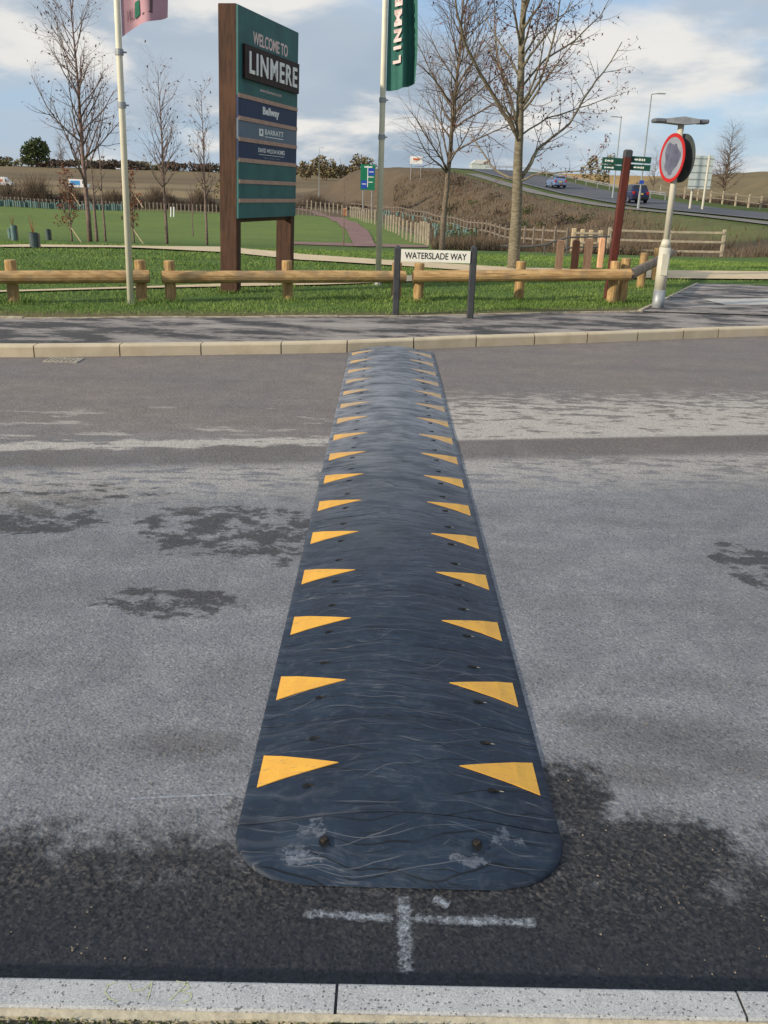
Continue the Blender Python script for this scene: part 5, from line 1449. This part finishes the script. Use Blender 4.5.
# ------------------------------------------------------------------ CARS
def loft(mb, secs):
    """secs: (y, halfw_low, halfw_top, z0, z1, chamfer)"""
    n = 8; vs = []
    for (y, wl, wt, z0, z1, c) in secs:
        vs += [(-wl+c,y,z0),(wl-c,y,z0),(wl,y,z0+c),(wt,y,z1-c),(wt-c,y,z1),(-wt+c,y,z1),(-wt,y,z1-c),(-wl,y,z0+c)]
    fs = [tuple(range(n))]
    for i in range(len(secs)-1):
        for k in range(n): j = (k+1) % n; fs.append((i*n+k, (i+1)*n+k, (i+1)*n+j, i*n+j))
    fs.append(tuple((len(secs)-1)*n+k for k in range(n-1,-1,-1))); mb.add(vs, fs)
def car(name, pos, heading, paint, label, cat, suv=False):
    """rear at local -y. meshes in local coordinates under a rotated Empty"""
    t = thing(name, pos, label, cat); t.rotation_euler = (0,0,heading)
    def bld(mb, nm, mat, par=t):
        me = bpy.data.meshes.new(nm); me.from_pydata(mb.v, [], mb.f); me.materials.append(mat); me.update()
        o = bpy.data.objects.new(nm, me); C.objects.link(o); o.parent = par; return o
    z = .12 if suv else 0; L_ = 2.25; W_ = .93
    mb = MB(); loft(mb, [(-L_,W_*.86,W_*.84,.38,.85+z,.06),(-L_+.12,W_*.97,W_*.95,.28,.98+z,.08),(-1.2,W_,W_*.96,.22,1.0+z,.08),(.6,W_,W_*.96,.22,.98+z,.08),(1.6,W_*.98,W_*.9,.24,.88+z,.08),(L_-.1,W_*.9,W_*.8,.3,.72+z,.08),(L_,W_*.78,W_*.7,.4,.62+z,.05)]); body = bld(mb, 'body', paint)
    mb = MB(); loft(mb, [(-L_+.14,W_*.88,W_*.80,.95+z,1.02+z,.02),(-L_+.42,W_*.88,W_*.70,.95+z,1.45+z*2,.05),(-1.0,W_*.88,W_*.70,.95+z,1.50+z*2,.06),(-.1,W_*.88,W_*.69,.95+z,1.48+z*2,.06),(.45,W_*.87,W_*.70,.95+z,1.36+z*2,.05),(1.05,W_*.86,W_*.8,.9+z,.97+z,.02)]); bld(mb, 'cabin', paint)
    mb = MB(); zt = 1.40+z*2
    mb.add([(-W_*.74,-L_+.17,1.03+z),(W_*.74,-L_+.17,1.03+z),(W_*.62,-L_+.36,zt),(-W_*.62,-L_+.36,zt)], [(0,1,2,3)]); bld(mb, 'rear_window', M['glass'])
    for s in (-1,1):
        mb = MB(); a = [(s*(W_*.875+.01),-L_+.5,1.03+z),(s*(W_*.875+.01),.85,1.03+z),(s*(W_*.73+.01),.42,1.33+z*2),(s*(W_*.73+.01),-L_+.62,1.38+z*2)]
        mb.add(a, [(0,1,2,3)] if s > 0 else [(3,2,1,0)]); bld(mb, 'side_window', M['glass'])
        mb = MB(); mb.box((s*W_*.76,-L_+.02,.84+z), (.22,.12,.26)); bld(mb, 'tail_light', M['taillight'])
        for yw in (-1.35,1.38):
            mb = MB(); mb.tube([(s*(W_-.20),yw,.33),(s*(W_+.01),yw,.33)], .33, 18); wh = bld(mb, 'wheel', M['tyre'])
            mb = MB(); mb.tube([(s*(W_-.02),yw,.33),(s*(W_+.025),yw,.33)], .20, 14); bld(mb, 'rim', M['rim'], wh)
    mb = MB(); mb.box((0,-L_-.01,.48), (1.55,.14,.22), chamfer=.04); bld(mb, 'bumper', M['black'] if suv else paint)
    mb = MB(); mb.box((0,-L_-.03,.74+z), (.5,.04,.12)); bld(mb, 'number_plate', M['plate_y'])
    mb = MB(); mb.add([(-W_*.74,1.02,1.0+z),(W_*.74,1.02,1.0+z),(W_*.62,.50,1.32+z*2),(-W_*.62,.50,1.32+z*2)], [(3,2,1,0)]); bld(mb, 'windscreen', M['glass'])
    return t
def road_pose(y, s):
    p, q = off_pt(y, s), off_pt(y+4, s); p.z = hills(p.x,p.y)+.09; return p, math.atan2(q.y-p.y, q.x-p.x)-math.pi/2
def find_y(px, s):
    return min((abs(pix(off_pt(y,s).x, y, hills(off_pt(y,s).x,y))[0]-px), y) for y in [50+i*.5 for i in range(260)])[1]
y = find_y(555, 1.7); p, a = road_pose(y, 1.7); car('hatchback', p, a, M['paint_silver'], 'silver-blue hatchback climbing the main road', 'car')
y = find_y(633, 1.7); p, a = road_pose(y, 1.7); car('estate_car', p, a, M['paint_black'], 'dark blue car with red tail lights behind the fingerpost', 'car', True)
def van(px, d, pyb, label, side_mat, decal):
    b = Wp(px, pyb, d); b.z = hills(b.x, d)
    t = thing('van', b, label, 'van')
    def bld(mb, nm, mat, par=t):
        me = bpy.data.meshes.new(nm); me.from_pydata(mb.v, [], mb.f); me.materials.append(mat); me.update()
        o = bpy.data.objects.new(nm, me); C.objects.link(o); o.parent = par; return o
    mb = MB(); mb.prism([(-2.7,.35),(2.6,.35),(2.65,1.0),(1.9,1.25),(1.25,2.15),(.9,2.4),(-2.6,2.45),(-2.7,2.3)], (XU,ZU,YU), (0,-1,0), 2.0); body = bld(mb, 'body', M['paint_white'])
    mb = MB(); mb.prism([(1.05,1.3),(1.8,1.25),(1.2,2.05),(1.05,2.1)], (XU,ZU,YU), (0,-1.02,0), .02); bld(mb, 'side_window', M['glass'])
    mb = MB(); mb.box((-.9,-1.015,1.5), (2.6,.03,1.1 if side_mat == M['paint_blue'] else .6)); bld(mb, 'panel_graphic', side_mat)
    for yy_ in (-1.0,.82):
        for x_ in (-1.7,1.75): mb = MB(); mb.tube([(x_,yy_-.03,.36),(x_,yy_+.2,.36)], .36, 14); bld(mb, 'wheel', M['tyre'])
    t.scale = (1,1,1); return t
van(3, 262, 186, 'white van with orange graphic on the far road at the left edge', M['decal'], None)
van(80, 262, 188, 'blue and white van on the far road behind the tall left tree', M['paint_blue'], None)
# ------------------------------------------------------------------ LIGHT AND SKY
SKYOFF = (31,13,0)
SUN_EL, SUN_AZ = R(21), math.atan2(-.86, -.51)     # direction TO the sun: x=-.78, y=-.62
sd = Vector((math.sin(SUN_AZ)*math.cos(SUN_EL), math.cos(SUN_AZ)*math.cos(SUN_EL), math.sin(SUN_EL)))
sun = bpy.data.lights.new('sun', 'SUN'); sun.energy = 4.6; sun.angle = R(1.5); sun.color = (1.0,.87,.68)
so = bpy.data.objects.new('sun', sun); C.objects.link(so); so.rotation_euler = (-sd).to_track_quat('-Z','Y').to_euler()
w = bpy.data.worlds.new('World'); scene.world = w; w.use_nodes = True
nt = w.node_tree; x = NX(nt); bg = nt.nodes['Background']
sky_ = x.n('ShaderNodeTexSky', sky_type='NISHITA', sun_disc=False); sky_.sun_elevation = SUN_EL; sky_.sun_rotation = SUN_AZ; sky_.air_density = 1.0; sky_.dust_density = .6
co = x.n('ShaderNodeTexCoord').outputs['Generated']
dx, dy_, dz = x.sep(co)
den = x.m('ADD', x.m('MAXIMUM', dz, 0.0), .30)
cb = x.n('ShaderNodeCombineXYZ'); x.link(x.m('DIVIDE', dx, den), cb.inputs[0]); x.link(x.m('DIVIDE', dy_, den), cb.inputs[1]); x.link(x.m('MULTIPLY', dz, 3.5), cb.inputs[2])
P_ = x.mapping(cb.outputs[0], (1,1,1), SKYOFF)
n1_ = x.noise(P_, 1.15, 8, .55, .15); n2_ = x.noise(x.mapping(P_, (1,1,1), (5,2,1)), 2.1, 8, .55, .2); n3_ = x.noise(P_, .8, 4)
cov = x.smooth(n1_, .36, .52)
nq_ = x.noise(x.mapping(P_, (1,1,1), (1,9,4)), 6.5, 6, .6)
white = x.m('MULTIPLY', x.smooth(n2_, .46, .62), x.m('ADD', .72, x.m('MULTIPLY', nq_, .55)), clamp=True)
ccol = x.mix(x.smooth(n3_, .35, .65), (3.4,4.25,5.2,1), (4.9,5.6,6.4,1))
ccol = x.mix(white, ccol, (8.7,8.4,7.9,1))
skyc = x.mix(.6, sky_.outputs[0], (4.2,6.2,9.2,1))
col = x.mix(x.m('MULTIPLY', cov, .93), skyc, ccol)
# unseen upper sky brightened to add fill light on the ground
up_ = x.smooth(dz, .42, .95)
col = x.mix(up_, col, x.mix(1.0, col, (1.7,1.66,1.6,1), 'MULTIPLY'))
x.link(col, bg.inputs['Color']); bg.inputs['Strength'].default_value = .1
# ------------------------------------------------------------------ CAMERA
cam = bpy.data.cameras.new('camera'); co_ = bpy.data.objects.new('camera', cam); C.objects.link(co_); scene.camera = co_
Rv, Uv, Fv = Vector((1,0,0)), Vector((0,sp,cp)), Vector((0,cp,-sp))
Xi = Rv*cr + Uv*sr; Yi = -Rv*sr + Uv*cr
m = Matrix((Xi, Yi, -Fv)).transposed().to_4x4(); m.translation = CAM; co_.matrix_world = m
cam.sensor_fit = 'VERTICAL'; cam.sensor_height = 24; cam.lens = 24*F/1024; cam.clip_start = .05; cam.clip_end = 4000
scene.render.resolution_x, scene.render.resolution_y = 768, 1024
scene.view_settings.view_transform = 'Standard'; scene.view_settings.look = 'None'; scene.view_settings.exposure = 0; scene.view_settings.gamma = 1
